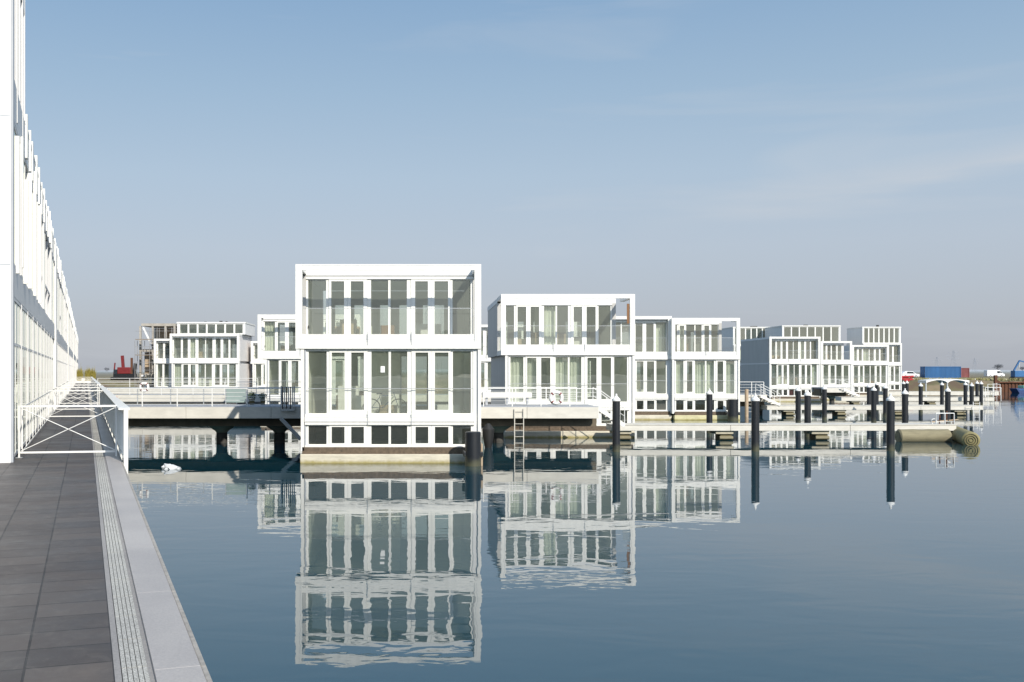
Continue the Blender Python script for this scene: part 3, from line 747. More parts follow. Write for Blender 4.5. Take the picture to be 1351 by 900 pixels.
h9 = house('narrow white house with one tall window column seen beside the penthouse house', PX(331,110), 110, W=4.0, depth=7, rec=.3, pat=P4, side='light_cladding', top=6.8, group='white floating houses far beyond the left jetty')
h10 = house('white house with long dark grey side wall and red basement windows behind the jetty stair', PX(1015,113), 113, W=5.8, depth=10, rec=.4, pat=P8, curt=(5,), mcurt=(7,), red=(3,6), lower_in=.02, top=7.4, group='white houses of the far row')
h11 = house('narrow white house in the far row between the red-windowed house and a broader one', PX(1083,120), 120, W=3.75, depth=7, rec=.4, pat=P4, side='light_cladding', curt=(0,), top=7.1, lower_in=.02, rightopen=.8, group='white houses of the far row')
h12 = house('low white house at the right of the far row standing before the three-storey tower', PX(1124,132), 132, W=4.9, depth=8, rec=.4, pat=P6, side='light_cladding', curt=(0,2), top=6.95, lower_in=.02, group='white houses of the far row')
h13 = house('tall three-storey white house with grey left wall, at the right end of the far row', PX(1139,150), 150, W=5.8, depth=6, rec=.3, pat=P6, side='grey_cladding', curt=(0,2), mcurt=(0,), third=(0.0,5.8,.3,10.2), top=7.7, lower_in=.9, group='white houses of the far row')
h14 = house('three-storey white house whose top floor shows above the red-windowed house', PX(1033,148), 148, W=8.7, depth=8, rec=.4, side='grey_cladding', third=(0,8.7,.3,10.3), curt=(3,), top=7.6, group='white houses of the far row')
h15 = house('white rooftop floor peeking above the dark grey side wall, left of the other top floors', PX(968,156), 156, W=6.6, depth=8, rec=.4, side='light_cladding', third=(0,6.6,.3,10.45), curt=(1,4), top=7.6, group='white houses of the far row')

vents(h7,[(3.0,3,.25,.12),(4.6,3.2,.3,.2),(5.3,3.0,.2,.15)],8.751)
vents(h15,[(1.2,2,.5,.2),(3.5,2,.9,.2)],10.451); vents(h14,[(4.0,2,.5,.2)],10.301); vents(h13,[(3.0,2,.3,.35)],10.201)
# small things in and on the houses
t = tag(B(0,.16,0,.004,0,.24).build('paper_note','paper'), 'white paper note stuck on the middle window of the nearest house', 'paper')
t.location = (PX(502,37.5), 37.5+.13, PZ(491.5,37.5))
def bicycle(name, label, loc, rz=0):
    t = thing(name, label, 'bicycle', loc, rz)
    for x in (-.52,.52):
        w_ = MB().torus((x,0,.34),.32,.02,'y',24,6).build('wheel','black_rubber',t,smooth=True)
        sp = MB()
        for k in range(6): a = k*pi/6; sp.tube((x-.3*cos(a),0,.34-.3*sin(a)),(x+.3*cos(a),0,.34+.3*sin(a)),.003,k=4)
        sp.build('spokes','galvanised',w_)
    f = MB().tube((-.52,0,.34),(-.1,0,.32),.014).tube((-.1,0,.32),(-.22,0,.8),.014).tube((-.22,0,.78),(.32,0,.80),.014).tube((-.1,0,.32),(.34,0,.76),.014).tube((-.52,0,.34),(-.2,0,.74),.012).tube((.52,0,.34),(.32,0,.92),.014)
    f.build('frame','blue_dark',t)
    MB().tube((.32,-.25,.98),(.32,.25,.98),.012).tube((.32,0,.9),(.32,0,.98),.012).build('handlebar','galvanised',t)
    B(-.34,-.10,-.07,.07,.84,.89).build('saddle','black_rubber',t,bevel=.02)
    return t
bicycle('bicycle','dark bicycle parked behind the middle windows of the nearest house',(PX(508,38.3),38.4,1.73))
wb = thing('storage_box','white storage box on the floor behind the third main window of the nearest house','box',(PX(476,38.6),38.7,1.73))
B(-.2,.2,-.15,.15,0,.75).build('body','white_panel',wb,bevel=.01); B(-.21,.21,-.16,.16,.751,.79).build('lid','white_frame',wb,bevel=.01)
wb2 = copy_tree(wb,(PX(496,39.2),39.4,1.73),label='white storage box beside the bicycle behind the nearest house window',group='white storage boxes'); wb['group']='white storage boxes'
c1 = tag(B(-.14,.14,-.02,.02,-.02,1.05).build('wooden_panel','wood_brown'),'brown wooden panel under the top beam at the right corner of the lifebuoy house','panel')
c1.location = (PX(830,53.6), 53.5, 6.05)
# ------------------------------------------------------------------ jetties
def railing(name,label,x0,x1,y,z,post=1.65,h=.85,rails=5,m='rail_white',group='metal railings on the jetties'):
    t = thing(name,label,'railing',(x0,y,z),0,group); L = x1-x0; n = max(1,round(L/post))
    for k in range(n+1):
        x = L*k/n; B(x-.022,x+.022,-.022,.022,-.5,h).build('post',m,t)
    for k in range(rails):
        zz = h-.02 - k*(h-.12)/(rails-1); r = .02 if k == 0 else .009
        MB().tube((0,.0,zz+.02),(L,.0,zz+.02),r,k=8).build('rail',m,t)
    return t
def jetty(name,label,x0,x1,y0,y1,z=1.8,piers=(),under=.45,group='raised jetties between the houses'):
    t = thing(name,label,'jetty',(x0,y0,0),0,group); L = x1-x0; Dp = y1-y0
    B(0,L,.25,Dp-.25,z-.12,z).build('deck','jetty_deck',t)
    e = MB(); x = 0
    while x < L-.01:
        xe = min(L,x+4.0); e.box(x+.006,xe-.006,0,.249,z-.55,z-.02); x = xe
    e.build('edge_beam','jetty_edge',t,bevel=.008)
    B(0,L,0.0,.26,z-.019,z+.012).build('kerb','beam_grey',t)
    B(0,L,Dp-.249,Dp,z-.55,z).build('edge_beam','jetty_edge',t)
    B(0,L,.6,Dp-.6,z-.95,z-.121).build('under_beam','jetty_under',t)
    for px in piers:
        p = MB().lathe([(.27,-2),(.27,z-1.3)],14,(px-x0,Dp*.5)).build('pier','pier_concrete',t,smooth=True)
        MB().lathe([(.27,z-1.299),(.33,z-1.22),(.62,z-1.02),(.72,z-.96)],20,(px-x0,Dp*.5)).build('pier_head','cap_concrete',p,smooth=True)
    return t
xq = lambda Y: -Y/3+.70
JA0,JA1 = 46.6,49.9
jetty('jetty','raised jetty in front running from the quay behind the nearest house to the lifebuoy', xq(46.6), PX(790,46.6), JA0,JA1, 1.8, (PX(293,48.3),PX(369,48.3),PX(520,48.3),PX(657,48.3)))
railing('jetty_railing','near-side railing of the front jetty, left of the nearest house', xq(46.6)+.3, PX(372,46.6), JA0+.06,1.8)
railing('jetty_railing','near-side railing of the front jetty carrying the lifebuoy', PX(638,46.6), PX(790,46.6), JA0+.06,1.8, post=1.5)
railing('jetty_railing','far-side railing of the front jetty, left of the nearest house', xq(50)+.3, PX(400,50), JA1-.06,1.8, m='galvanised')
railing('jetty_railing','far-side railing of the front jetty, right of the nearest house', PX(600,50), PX(760,50), JA1-.06,1.8)
# lifebuoy
def lifebuoy(label,loc,s=1):
    t = thing('lifebuoy',label,'lifebuoy',loc,0,'white lifebuoys on the jetty railings')
    MB().torus((0,0,0),.26*s,.075*s,'y',28,10).build('ring','rail_white',t,smooth=True)
    for k in range(4):
        a = pi/4+k*pi/2; MB().torus((0,0,0),.26*s,.079*s,'y',3,10,a-.13,a+.13).build('band','red_paint',t,smooth=True)
    MB().torus((0,0,0),.345*s,.008*s,'y',28,5).build('rope','rail_white',t)
    return t
lb = lifebuoy('white lifebuoy with red bands hanging on the front jetty railing',(PX(734,46.5),46.53,PZ(525,46.5)))
lifebuoy('white lifebuoy hanging on the front jetty railing left of the nearest house',(PX(191,49.9),49.78,PZ(512,49.9)+.05),.75)
# ladder
def ladder(name,label,x,y,z0,z1,wd=.42,n=None,group='ladders down to the water',m='rail_white'):
    t = thing(name,label,'ladder',(x,y,0),0,group)
    for sx_ in (0,wd): B(sx_-.018,sx_+.018,-.02,.02,z0,z1).build('stile',m,t)
    k = 0; z = z1-.12
    while z > z0+.05:
        MB().tube((.018,0,z),(wd-.018,0,z),.013,k=6).build('rung',m,t); z -= .3
    return t
ladder('ladder','white ladder hanging from the front jetty below the railing, right of the nearest house',PX(679,46.5),46.52,-.75,1.72,m='jetty_edge')
# bench
t = thing('long_bench','long low white bench on the front jetty beside the nearest house','bench',(PX(637,48.6),48.6,1.81))
B(0,2.4,0,.45,.36,.62).build('seat','white_paint',t,bevel=.01)
for x in (.2,1.2,2.2): B(x-.05,x+.05,.08,.38,0,.359).build('leg','beam_grey',t)
# slatted gate
t = thing('slatted_gate','dark slatted gate on the front jetty beside the left edge of the nearest house','gate',(PX(371,46.4),46.42,1.62))
for k in range(6):
    B(.04+k*.09,.09+k*.09,0,.03,.08,1.12).build('slat','pile_black' if k%2==0 else 'galvanised',t)
B(-.03,.02,-.01,.04,0,1.15).build('post','galvanised',t); B(.58,.63,-.01,.04,0,1.15).build('post','galvanised',t); B(.021,.579,-.008,.038,.0,.07).build('bottom_rail','galvanised',t)
# brace from the jetty down to the hull
o = MB().bar((PX(370,46.2),46.25,1.28),(PX(396,45.5),45.6,.35),.07,.16).build('steel_brace','galvanised'); tag(o,'grey diagonal steel brace from the front jetty down to the nearest house hull','brace')
# orange cone
t = thing('traffic_cone','small orange traffic cone on the front jetty near the quay','cone',(PX(153,49.2),49.3,1.81))
MB().lathe([(.12,.03),(.02,.42)],14).build('cone','orange_plastic',t,smooth=True); B(-.16,.16,-.16,.16,0,.029).build('base','orange_plastic',t)
# glass screen and planters on the back jetty
t = thing('glass_screen','grey-green glass wind screen standing on the front jetty left of the nearest house','screen',(PX(297,49.4),49.45,1.81))
B(.05,1.02,0,.02,.1,.80).build('glass_panel','grey_green',t)
for x in (0,1.03): B(x,x+.045,-.02,.04,0,.86).build('post','galvanised',t)
def potplant(label,loc,rs,s=1):
    t = thing('potted_plant',label,'potted plant',loc,0,'potted plants on the jetty')
    MB().lathe([(.11*s,0),(.15*s,.28*s)],14).build('pot','roll_dark',t,smooth=True)
    q = MB(); r = random.Random(rs)
    for k in range(260):
        d = Vector((r.gauss(0,1),r.gauss(0,1),r.gauss(0,1))).normalized()*r.random()**.5
        c = Vector((d.x*.26*s,d.y*.24*s,.46*s+d.z*.2*s)); a = Vector((r.uniform(-1,1),r.uniform(-1,1),r.uniform(-1,1)))*.035*s; b_ = Vector((r.uniform(-1,1),r.uniform(-1,1),r.uniform(-1,1)))*.03*s
        q.quad(tuple(c-a),tuple(c+b_),tuple(c+a),tuple(c-b_))
    q.build('leaves','leaf',t)
potplant('round leafy potted plant on the front jetty just right of the glass screen',(PX(332,49),49.1,1.81),1)
potplant('round leafy potted plant on the front jetty further right, near the slatted gate',(PX(346,49),49.2,1.81),2,.9)

def stair(label,x,y,z1,z0,run,wd=1.1):
    t = thing('jetty_stair',label,'stair',(x,y,0),0,'short stairs from the raised jetties to the pontoons')
    for yy in (0,wd): MB().bar((0,yy,z1-.1),(run,yy,z0+.0),.05,.2).build('stringer','white_paint',t)
    n = 6
    for k in range(n):
        f = (k+.5)/n; B(run*f-.13,run*f+.13,.03,wd-.03,z1-.04-(z1-z0)*f-.02,z1-.04-(z1-z0)*f+.02).build('tread','jetty_edge',t)
    for yy in (0,wd):
        MB().tube((0,yy,z1+.85),(run,yy,z0+.85),.02,k=8).build('handrail','rail_white',t)
        MB().tube((0,yy,z1+.45),(run,yy,z0+.45),.012,k=8).build('handrail','rail_white',t)
        for f in (0,.5,1): MB().tube((run*f,yy,z1-.1-(z1-z0)*f),(run*f,yy,z1+.85-(z1-z0)*f),.02,k=6).build('post','rail_white',t)
    return t
stair('white stair from the front jetty down to the front pontoon',PX(788,48.4),48.5,1.8,.82,1.35)

# floating fingers
def finger(label,x0,x1,y0,y1,floats,z0=.48,z1=.80):
    t = thing('floating_pontoon',label,'pontoon',(x0,y0,0),0,'long floating pontoons'); L = x1-x0
    e = MB(); x = 0
    while x < L-.01:
        xe = min(L,x+6); e.box(x+.008,xe-.008,0,y1-y0,z0,z1-.03); x = xe
    e.build('beam','jetty_edge',t,bevel=.01)
    B(-.02,L+.02,-.03,y1-y0+.03,z1-.029,z1).build('deck','jetty_edge',t)
    for fx in floats:
        x = fx-x0; f = B(x-.45,x+.45,.12,y1-y0-.1,.30,z0-.001).build('float','cap_concrete',t,bevel=.03)
        B(x-.18,x+.38,.2,y1-y0-.2,-.4,.299).build('float_body','roll_dark',f)
        MB().tube((x-.25,.15,.12),(x+.42,.15,.12),.09).build('float_pipe','roll_beige',f)
    return t
finger('front floating pontoon reaching right from the lifebuoy house to the beige floats',PX(806,49.8),PX(1262,49.8),49.8,51.1,[PX(x,49.8) for x in (822,957,1084,1212)])
finger('second floating pontoon from the front, reaching right past the red-windowed house',PX(1012,77.5),PX(1297,77.5),77.5,79,[PX(x,77.5) for x in (1042,1110,1186,1268)],.45,.8)
finger('third floating pontoon from the front, ending right of the blue container',PX(1110,101),PX(1312,101),101,102.5,[PX(x,101) for x in (1130,1175,1230,1290)],.45,.85)
finger('farthest floating pontoon, below the earth bank',PX(1165,127),PX(1318,127),127,128.5,[PX(x,127) for x in (1200,1260)],.4,.9)
jetty('jetty','raised jetty of the middle row ending beside the dark grey side wall',xq(79),PX(1012,78.3),78.3,81.2,1.62,[PX(x,80) for x in (180,300,420,640,1000)],group='raised jetties between the houses')
railing('jetty_railing','railing of the middle jetty behind the front jetty on the left',xq(79)+.5,PX(338,78.3),78.36,1.62,post=2.4,h=1.0)
railing('jetty_railing','railing of the middle jetty in front of the dark grey side wall',PX(976,78.3),PX(1008,78.3),78.36,1.62,post=1.0,h=1.0)
stair('white stair from the middle jetty down to the second pontoon',PX(1004,77.4),77.45,1.62,.85,1.5,1.2)
jetty('jetty','farthest raised jetty on the left, below the scaffolded building',xq(100),PX(350,100),100,103,1.75,[PX(x,100) for x in (160,230,300)],group='raised jetties between the houses')
railing('jetty_railing','railing of the farthest left jetty below the scaffolded building',xq(100)+.5,PX(340,100),100.06,1.75,post=3,h=1.0)
jetty('jetty','raised jetty in front of the low white house of the far row',PX(1085,108),PX(1122,108),108,111,1.7,[PX(1100,109)],group='raised jetties between the houses')
railing('jetty_railing','railing of the jetty in front of the low white house of the far row',PX(1087,108),PX(1120,108),108.06,1.7,post=1.2,h=.9)
stair('white stair at the jetty in front of the low white far-row house',PX(1119,102.2),103.2,1.7,.9,1.6,1.2)
for (x,y,lab) in ((1284,76.9,'white ladder at the right end of the second pontoon'),(1297,100.7,'white ladder at the right end of the third pontoon'),(1310,126.7,'white ladder at the right end of the farthest pontoon')):
    ladder('ladder',lab,PX(x,y),y,-.6,2.0 if y>80 else 1.1,.5)
for (x,y,lab) in ((1300,101.8,'small white end railing on the third pontoon'),(1303,127.5,'small white end railing on the farthest pontoon')):
    railing('pontoon_railing',lab,PX(x,y),PX(x,y)+1.6,y,.9,post=.8,h=.9,rails=3,group='small railings at pontoon ends')
# ladder beside middle jetty end, rusty post
ladder('ladder','white ladder beside the middle jetty end, left of the dark grey wall',PX(987,77.9),78.2,-.4,1.6,.4)
o = MB().lathe([(.14,-1),(.14,2.1)],12).build('timber_post','timber_pale',smooth=True); o.location=(PX(985,76),76,0); tag(o,'pale timber post standing in the water before the middle jetty end','post')

# ------------------------------------------------------------------ mooring piles
def pile():
    t = thing('mooring_pile','x','mooring pile',(0,0,0),0,'black mooring piles with white caps')
    MB().lathe([(.165,-3),(.165,2.18)],20).build('pole','pile_black',t,smooth=True)
    MB().lathe([(.185,2.181),(.185,2.25),(.05,2.40),(.04,2.42),(.05,2.46),(.02,2.50)],20).build('cap','rail_white',t,smooth=True)
    return t
PL = [(813,42.8,'black white-capped mooring pile directly in front of the lifebuoy house corner'),
 (996.5,43,'tall near black mooring pile below the dark grey side wall'),
 (1175,43.2,'tall near black mooring pile just left of the beige floats'),
 (936,55.6,'black mooring pile before the yellow-hulled house'),
 (1053,65,'left one of two close black mooring piles before the red basement windows'),
 (1065.5,52.5,'right one of two close black mooring piles before the red basement windows'),
 (1087.7,71,'black mooring pile below the narrow far-row house'),
 (1146.5,80,'slim far black mooring pile left of the pair before the low far-row house'),
 (1152.8,66,'larger black mooring pile before the low far-row house'),
 (1156.8,93,'farthest slim black mooring pile before the low far-row house, half behind a larger one'),
 (1168,75,'black mooring pile just behind and left of the tall one by the beige floats'),
 (1194,56,'black mooring pile standing above the left end of the beige float tube'),
 (1192,101,'left of two slim far piles below the red steel frame'),
 (1196.6,106,'right of two slim far piles below the red steel frame'),
 (1214.7,85,'black mooring pile right of the red steel frame below the blue container'),
 (1242.7,92,'slim far pile under the middle of the white arched canopy'),
 (1250.4,63,'black mooring pile with bright cap above the beige float end, before the blue container'),
 (1273.7,93,'slim far pile under the right end of the white arched canopy'),
 (1282,86,'black mooring pile just right of the white arched canopy'),
 (1289,103,'left of two slim far piles below the white van'),
 (1294.5,99,'right of two slim far piles below the white van')]
p0 = pile()
for i,(x,D,lab) in enumerate(PL):
    if i == 0: p0.location = (PX(x,D),D,0); p0['label'] = lab
    else: copy_tree(p0,(PX(x,D),D,0),label=lab)
# short double bollard at nearest house
t = thing('dolphin_pile','short thick black mooring dolphin at the right corner of the nearest house','mooring pile',(PX(624,36.4),36.4,0))
MB().lathe([(.29,-2),(.29,1.22),(.26,1.25)],24).build('pole','pile_black',t,smooth=True)
B(-.35,.36,-.12,.5,.34,.52).build('bracket','pile_black',t,bevel=.02); B(.30,.36,.0,.9,-.1,.8).build('guide_bar','timber_pale',t)
t = thing('dolphin_pile','short thick black mooring pile at the right corner of the yellow-hulled house','mooring pile',(PX(967,69.6),69.6,0))
MB().lathe([(.36,-2),(.36,1.5)],20).build('pole','pile_black',t,smooth=True); B(-.45,.45,-.1,.5,.4,.6).build('bracket','pile_black',t)
t = tag(MB().lathe([(.10,-.5),(.18,.0),(.25,.35),(.27,.7),(.08,.95)],18).build('jetty_shadow','black_rubber',smooth=True),'dark rounded shape drawn as the shadow under the jetty beside the nearest house','shadow_shape'); t.location=(PX(645,44.5),44.9,.15)  # black solid standing in for the shadow under the jetty

# ------------------------------------------------------------------ beige floats
def floatroll(name,label,p,q,r,m,ends=True):
    p=Vector(p);q=Vector(q); t = thing(name,label,'float',tuple(p),0,'beige tube floats')
    d=(q-p); n=int(d.length/.25)+1; mb=MB()
    k=24; u=d.normalized().cross(Vector((0,0,1))).normalized(); w_=u.cross(d.normalized())
    rr=random.Random(2)
    prof=[0]+[.0]+[i/n for i in range(n+1)]+[1,1]
    for j,f in enumerate(prof):
        R = r*(.82 if j in(0,) else 1)*(1+.02*sin(j*1.7)); 
        if j==0: f=-.03/d.length*2
        if j==len(prof)-1: f=1+.06/d.length; R=r*.82
        c=d*f
        for i in range(k):
            a=2*pi*i/k; mb.v.append(tuple(c+u*cos(a)*R+w_*sin(a)*R))
    for j in range(len(prof)-1):
        for i in range(k): mb.f.append((j*k+i,j*k+(i+1)%k,(j+1)*k+(i+1)%k,(j+1)*k+i))
    mb.f.append(tuple(range(k-1,-1,-1))); m0=(len(prof)-1)*k; mb.f.append(tuple(m0+i for i in range(k)))
    mb.build('tube',m,t,smooth=True)
    if ends:
        e=MB(); dd=d.normalized()
        for R in (.25,.5,.75):
            kk=20
            for i in range(kk):
                a=2*pi*i/kk; b_=2*pi*(i+1)/kk
                e.tube(tuple(-dd*.07+(u*cos(a)+w_*sin(a))*r*R),tuple(-dd*.07+(u*cos(b_)+w_*sin(b_))*r*R),.018,k=5)
        e.build('spiral_end','roll_dark',t)
    return t
floatroll('float_tube','long beige tube float lying along the end of the front pontoon',(PX(1186,48.9),48.9,.26),(PX(1251,48.9),48.95,.26),.35,'roll_beige',False)
floatroll('float_tube','yellowish rolled float with spiral end pointing towards the viewer',(PX(1281,46.4),46.4,.25),(PX(1263,51.2),51.4,.25),.38,'roll_yellow')
o = MB().lathe([(.28,0),(.28,.06)],20).build('tube_cap','black_rubber',smooth=True); o.rotation_euler=(0,pi/2,0); o.location=(PX(1184.5,48.9),48.9,.26); tag(o,'black end cap at the left end of the long beige float','cap')
# posts and gear at pontoon end
railing('pontoon_railing','short metal railing with mooring gear at the right end of the front pontoon',PX(1232,50.2),PX(1256,50.2),50.0,.8,post=.45,h=.55,rails=2,m='galvanised',group='small railings at pontoon ends')
t = thing('mooring_gear','dark rusty mooring frame around the pile at the end of the front pontoon','frame',(PX(1238,50.5),50.4,.8))
for x in (0,.35,.7): MB().tube((x,0,0),(x+.05,.05,.45+.2*(x==.35)),.035,k=8).build('post','rust',t)
MB().bar((-.5,-.1,.1),(.9,-.1,.22),.05,.05).build('crossbar','timber_pale',t); MB().torus((-.35,-.15,.12),.14,.02,'y',16,6).build('hoop','rail_white',t)

# floating foam lump
mb=MB(); r=random.Random(5)
bm_=bpy.data.meshes.new('tmp'); import bmesh
bb=bmesh.new(); bmesh.ops.create_icosphere(bb,subdivisions=3,radius=1)
for v in bb.verts:
    c=v.co; k=1+.22*sin(c.x*7+1)*cos(c.y*6)+.15*sin(c.z*11+c.x*9)+r.uniform(-.07,.07)
    mb.v.append((c.x*.30*k,c.y*.16*k,max(-.03,c.z*.15*k*(1.1-.5*c.x))))
bb.verts.index_update(); mb.f=[tuple(v.index for v in f.verts) for f in bb.faces]; bb.free(); bpy.data.meshes.remove(bm_)
o=mb.build('foam_lump','foam',smooth=True); o.location=(PX(226,35.2),35.2,0); tag(o,'small white lump of foam floating on dark water left of the nearest house','foam')

# ------------------------------------------------------------------ far shore things
# scaffolded concrete building
D=116
t = thing('unfinished_building','unfinished beige concrete building wrapped in scaffolding at the far left','building',(PX(183,D),D,0))
Wd=4.3
for z in (-.5,): B(0,Wd,0,7,-.8,.6).build('base','hull_concrete',t)
for (x0_,z) in ((0,3.0),(.3,5.9),(.3,8.9)): B(x0_,Wd,0,7,z-.15,z+.15).build('floor_slab','concrete_raw',t)
for x in (0.05,1.5,3.0,4.05):
    for yy in (0.02,6.7): B(x,x+.22,yy,yy+.25,.601,8.74).build('column','concrete_raw',t)
B(.3,Wd,6.4,6.6,.7,8.7).build('rear_wall','timber_pale',t); B(.4,1.9,1.2,1.4,3.2,5.7).build('partition','timber_pale',t); B(2.2,3.8,.8,.9,.7,2.8).build('partition','white_panel',t)
MB().bar((.5,.1,8.6),(1.7,.1,6.1),.16,.2).build('stair_flight','white_panel',t)
t = thing('scaffold','steel scaffold of poles and planks around the unfinished building','scaffold',(PX(178,D-1.6),D-1.6,0))
sc=MB(); r=random.Random(4)
for x in [i*.85 for i in range(7)]:
    for yy in (0,1.0):
        MB().tube((x,yy,-.5),(x,yy,8.5-1.5*(x<1)),.03,k=6).build('standard','scaffold_steel',t)
for z in (.9,1.8,2.7,3.6,4.5,5.4,6.3,7.2,8.1):
    MB().tube((0,0,z),(5.2,0,z),.025,k=6).build('ledger','scaffold_steel',t)
for z in (2.6,5.3,7.1): B(0,5.2,.05,.9,z,z+.05).build('plank_deck','timber_pale',t)
for k in range(5): MB().tube((k*.85,0,.9+k*1.2),(k*.85+1.7,0,2.7+k*1.2),.022,k=6).build('brace','scaffold_steel',t)
t = thing('material_stack','jumbled stack of pale boards and dark bundles at the foot of the scaffold','stack',(PX(186,D-4),D-4,1.0))
B(-.6,3,0,1.6,-1.6,.4).build('platform','hull_concrete',t)
for k in range(22):
    x=r.uniform(-.3,2.4); z=.4+r.random()*2.4; s=r.uniform(.15,.45); B(x,x+s,.1+k*.04,.4+k*.04,z,z+s*.6).build('bundle',r.choice(['timber_pale','white_panel','pile_black','concrete_raw']),t)
# red piling machine
D=180
t = thing('piling_machine','red piling machine with black undercarriage standing on the far left shore','machine',(PX(165,D),D,1.9))
B(-2.4,2.4,-1,1,.0,.55).build('track','black_rubber',t,bevel=.15); B(-1.9,2.0,-.8,.8,.551,1.1).build('chassis','pile_black',t)
B(-1.2,1.2,-.8,.8,1.101,2.3).build('engine_cover','red_paint',t,bevel=.1); B(-1.9,-1.25,-.6,.6,1.101,1.9).build('cab','dark_glass',t)
MB().bar((-.1,-.5,1.1),(-.35,-.5,4.4),.5,.4).build('mast','red_paint',t); MB().bar((1.35,-.5,.5),(1.35,-.5,4.0),.35,.35).build('mast','rust',t); MB().bar((1.8,-.4,1.1),(2.0,-.4,3.0),.5,.5).build('winch_frame','pile_black',t)
MB().bar((-1.9,-.4,1.1),(-1.7,-.4,3.1),.2,.2).build('exhaust','red_paint',t)
# reed planter at far end of the walkway
D=140
t = thing('reed_planter','planters of yellow-green reeds closing the far end of the walkway','planter',(PX(94,D),D,1.81),0)
B(0,1.45,0,.6,0,.35).build('box','white_paint',t); B(1.46,1.9,-.05,.6,0,.65).build('white_box','light_cladding',t); B(1.91,3.3,0,.6,0,.35).build('box','white_paint',t)
q=MB(); r=random.Random(9)
for k in range(1100):
    x=r.uniform(.05,3.25)
    if 1.45<x<1.9: continue
    y=r.uniform(.05,.55); hgt=r.gauss(1.35,.28); dx=r.gauss(0,.12); dy=r.gauss(0,.1); wv=.018
    q.quad((x-wv,y,.35),(x+wv,y,.35),(x+dx+wv*.4,y+dy,.3+hgt),(x+dx-wv*.4,y+dy,.3+hgt))
q.build('reeds','reed',t)

# container
def container(name,label,D,x0,x1,yt,yb,m,rz=0,L=None):
    z0=PZ(yb,D); h=PZ(yt,D)-z0; X0=PX(x0,D); L=L or PX(x1,D)-X0
    t=thing(name,label,'container',(X0,D,z0),rz,'shipping containers on the far shore')
    q=MB(); n=int(L/.28)
    pts=[]
    for i in range(n):
        a=L*i/n; b_=L*(i+1)/n; w_=(b_-a)
        pts+= [(a,0),(a+w_*.35,0),(a+w_*.5,.06),(a+w_*.85,.06)]
    pts.append((L,0)); k0=len(pts)
    q.v=[(x,y,.12) for x,y in pts]+[(x,y,h-.12) for x,y in pts]
    q.f=[(i,i+1,k0+i+1,k0+i) for i in range(k0-1)]
    q.box(-.03,-.0,.02,2.4,.12,h-.12); q.box(L,L+.03,.02,2.4,.12,h-.12); q.box(0,L,2.4,2.44,.12,h-.12)
    q.build('body',m,t)
    fr=MB().box(-.05,L+.05,-.05,2.45,0,.119).box(-.05,L+.05,-.05,2.45,h-.119,h)
    for xx in (-.06,L-.06):
        fr.box(xx,xx+.12,-.055,.07,.12,h-.12)
    fr.build('frame',m,t)
    MB().box(-.06,-.032,.3,.34,.15,h-.15).box(-.06,-.032,1.2,1.24,.15,h-.15).box(-.06,-.032,1.9,1.94,.15,h-.15).build('door_bars','galvanised',t)
    return t
container('shipping_container','blue corrugated shipping container standing on the earth bank',224,1221,1267,483.6,499,'blue_paint',-.02)
container('shipping_container','dark red shipping container standing behind the right end of the blue one',230,1263,1278.5,485.5,499.3,'brown_red')
# vehicles
def wheels(t,xs,y,r=.33):
    for x in xs:
        w_=MB().tube((x,y,r),(x,y+.2,r),r,k=18).build('wheel','black_rubber',t,smooth=True)
        MB().tube((x,y-.01,r),(x,y+.01,r),r*.55,k=14).build('rim','galvanised',w_,smooth=True)
def van(label,X,D,z):
    t=thing('delivery_van',label,'van',(X,D,z))
    MB().prism([(0,.35),(5.3,.35),(5.35,.95),(4.75,1.25),(4.0,2.05),(3.6,2.2),(.1,2.2),(0,2.1)],0,1.9).build('body','van_white',t,bevel=.06)
    MB().prism([(4.62,1.28),(3.98,1.96),(3.93,1.28)],-.005,1.905).build('windscreen','dark_glass',t)
    MB().prism([(3.0,1.25),(3.85,1.25),(3.85,1.9),(3.0,1.9)],-.008,0.02).build('side_window','dark_glass',t)
    B(5.3,5.37,.2,.45,.7,.85).build('headlight','galvanised',t); B(-.03,0,.2,.4,.8,1.1).build('tail_light','red_paint',t)
    wheels(t,(1.0,4.3),-.03); wheels(t,(1.0,4.3),1.75)
    return t
van('white delivery van parked on the far shore near the bare tree',PX(1302.5,300),300,PZ(498,300))
t=thing('parked_car','white car parked on the far shore beside the three-storey house','car',(PX(1190,225),225,1.95))
MB().prism([(0,.3),(4.0,.3),(4.05,.8),(3.2,.98),(2.5,1.5),(.9,1.55),(.1,1.1)],0,1.7).build('body','van_white',t,bevel=.08)
MB().prism([(1.1,1.02),(2.95,1.0),(2.4,1.42),(1.2,1.46)],-.008,1.708).build('window','dark_glass',t); wheels(t,(.8,3.2),-.02,.3); wheels(t,(.8,3.2),1.55,.3)
B(3.99,4.07,.15,.4,.6,.72).build('headlight','galvanised',t); B(3.99,4.07,1.3,1.55,.6,.72).build('headlight','galvanised',t)
# red steel frame heap
t=thing('scrap_steel','bright red bent steel frame lying on the earth bank','frame',(PX(1190,172),176,PZ(505,176)))
for (a,b_) in (((0,0,1.0),(4.0,0,1.15)),((0,0,.6),(2,.2,.9)),((.6,0,.9),(2.2,-.3,-.3)),((2.2,-.3,-.3),(3.6,0,.9)),((1.4,0,1.1),(2.9,-.3,.1)),((0,0,.2),(.8,0,1.2)),((2.0,0,.5),(3.9,0,.6))):
    MB().bar(a,b_,.22,.26).build('beam','red_bright',t)
B(.1,3.2,.1,.5,.7,1.0).build('plate','red_bright',t)
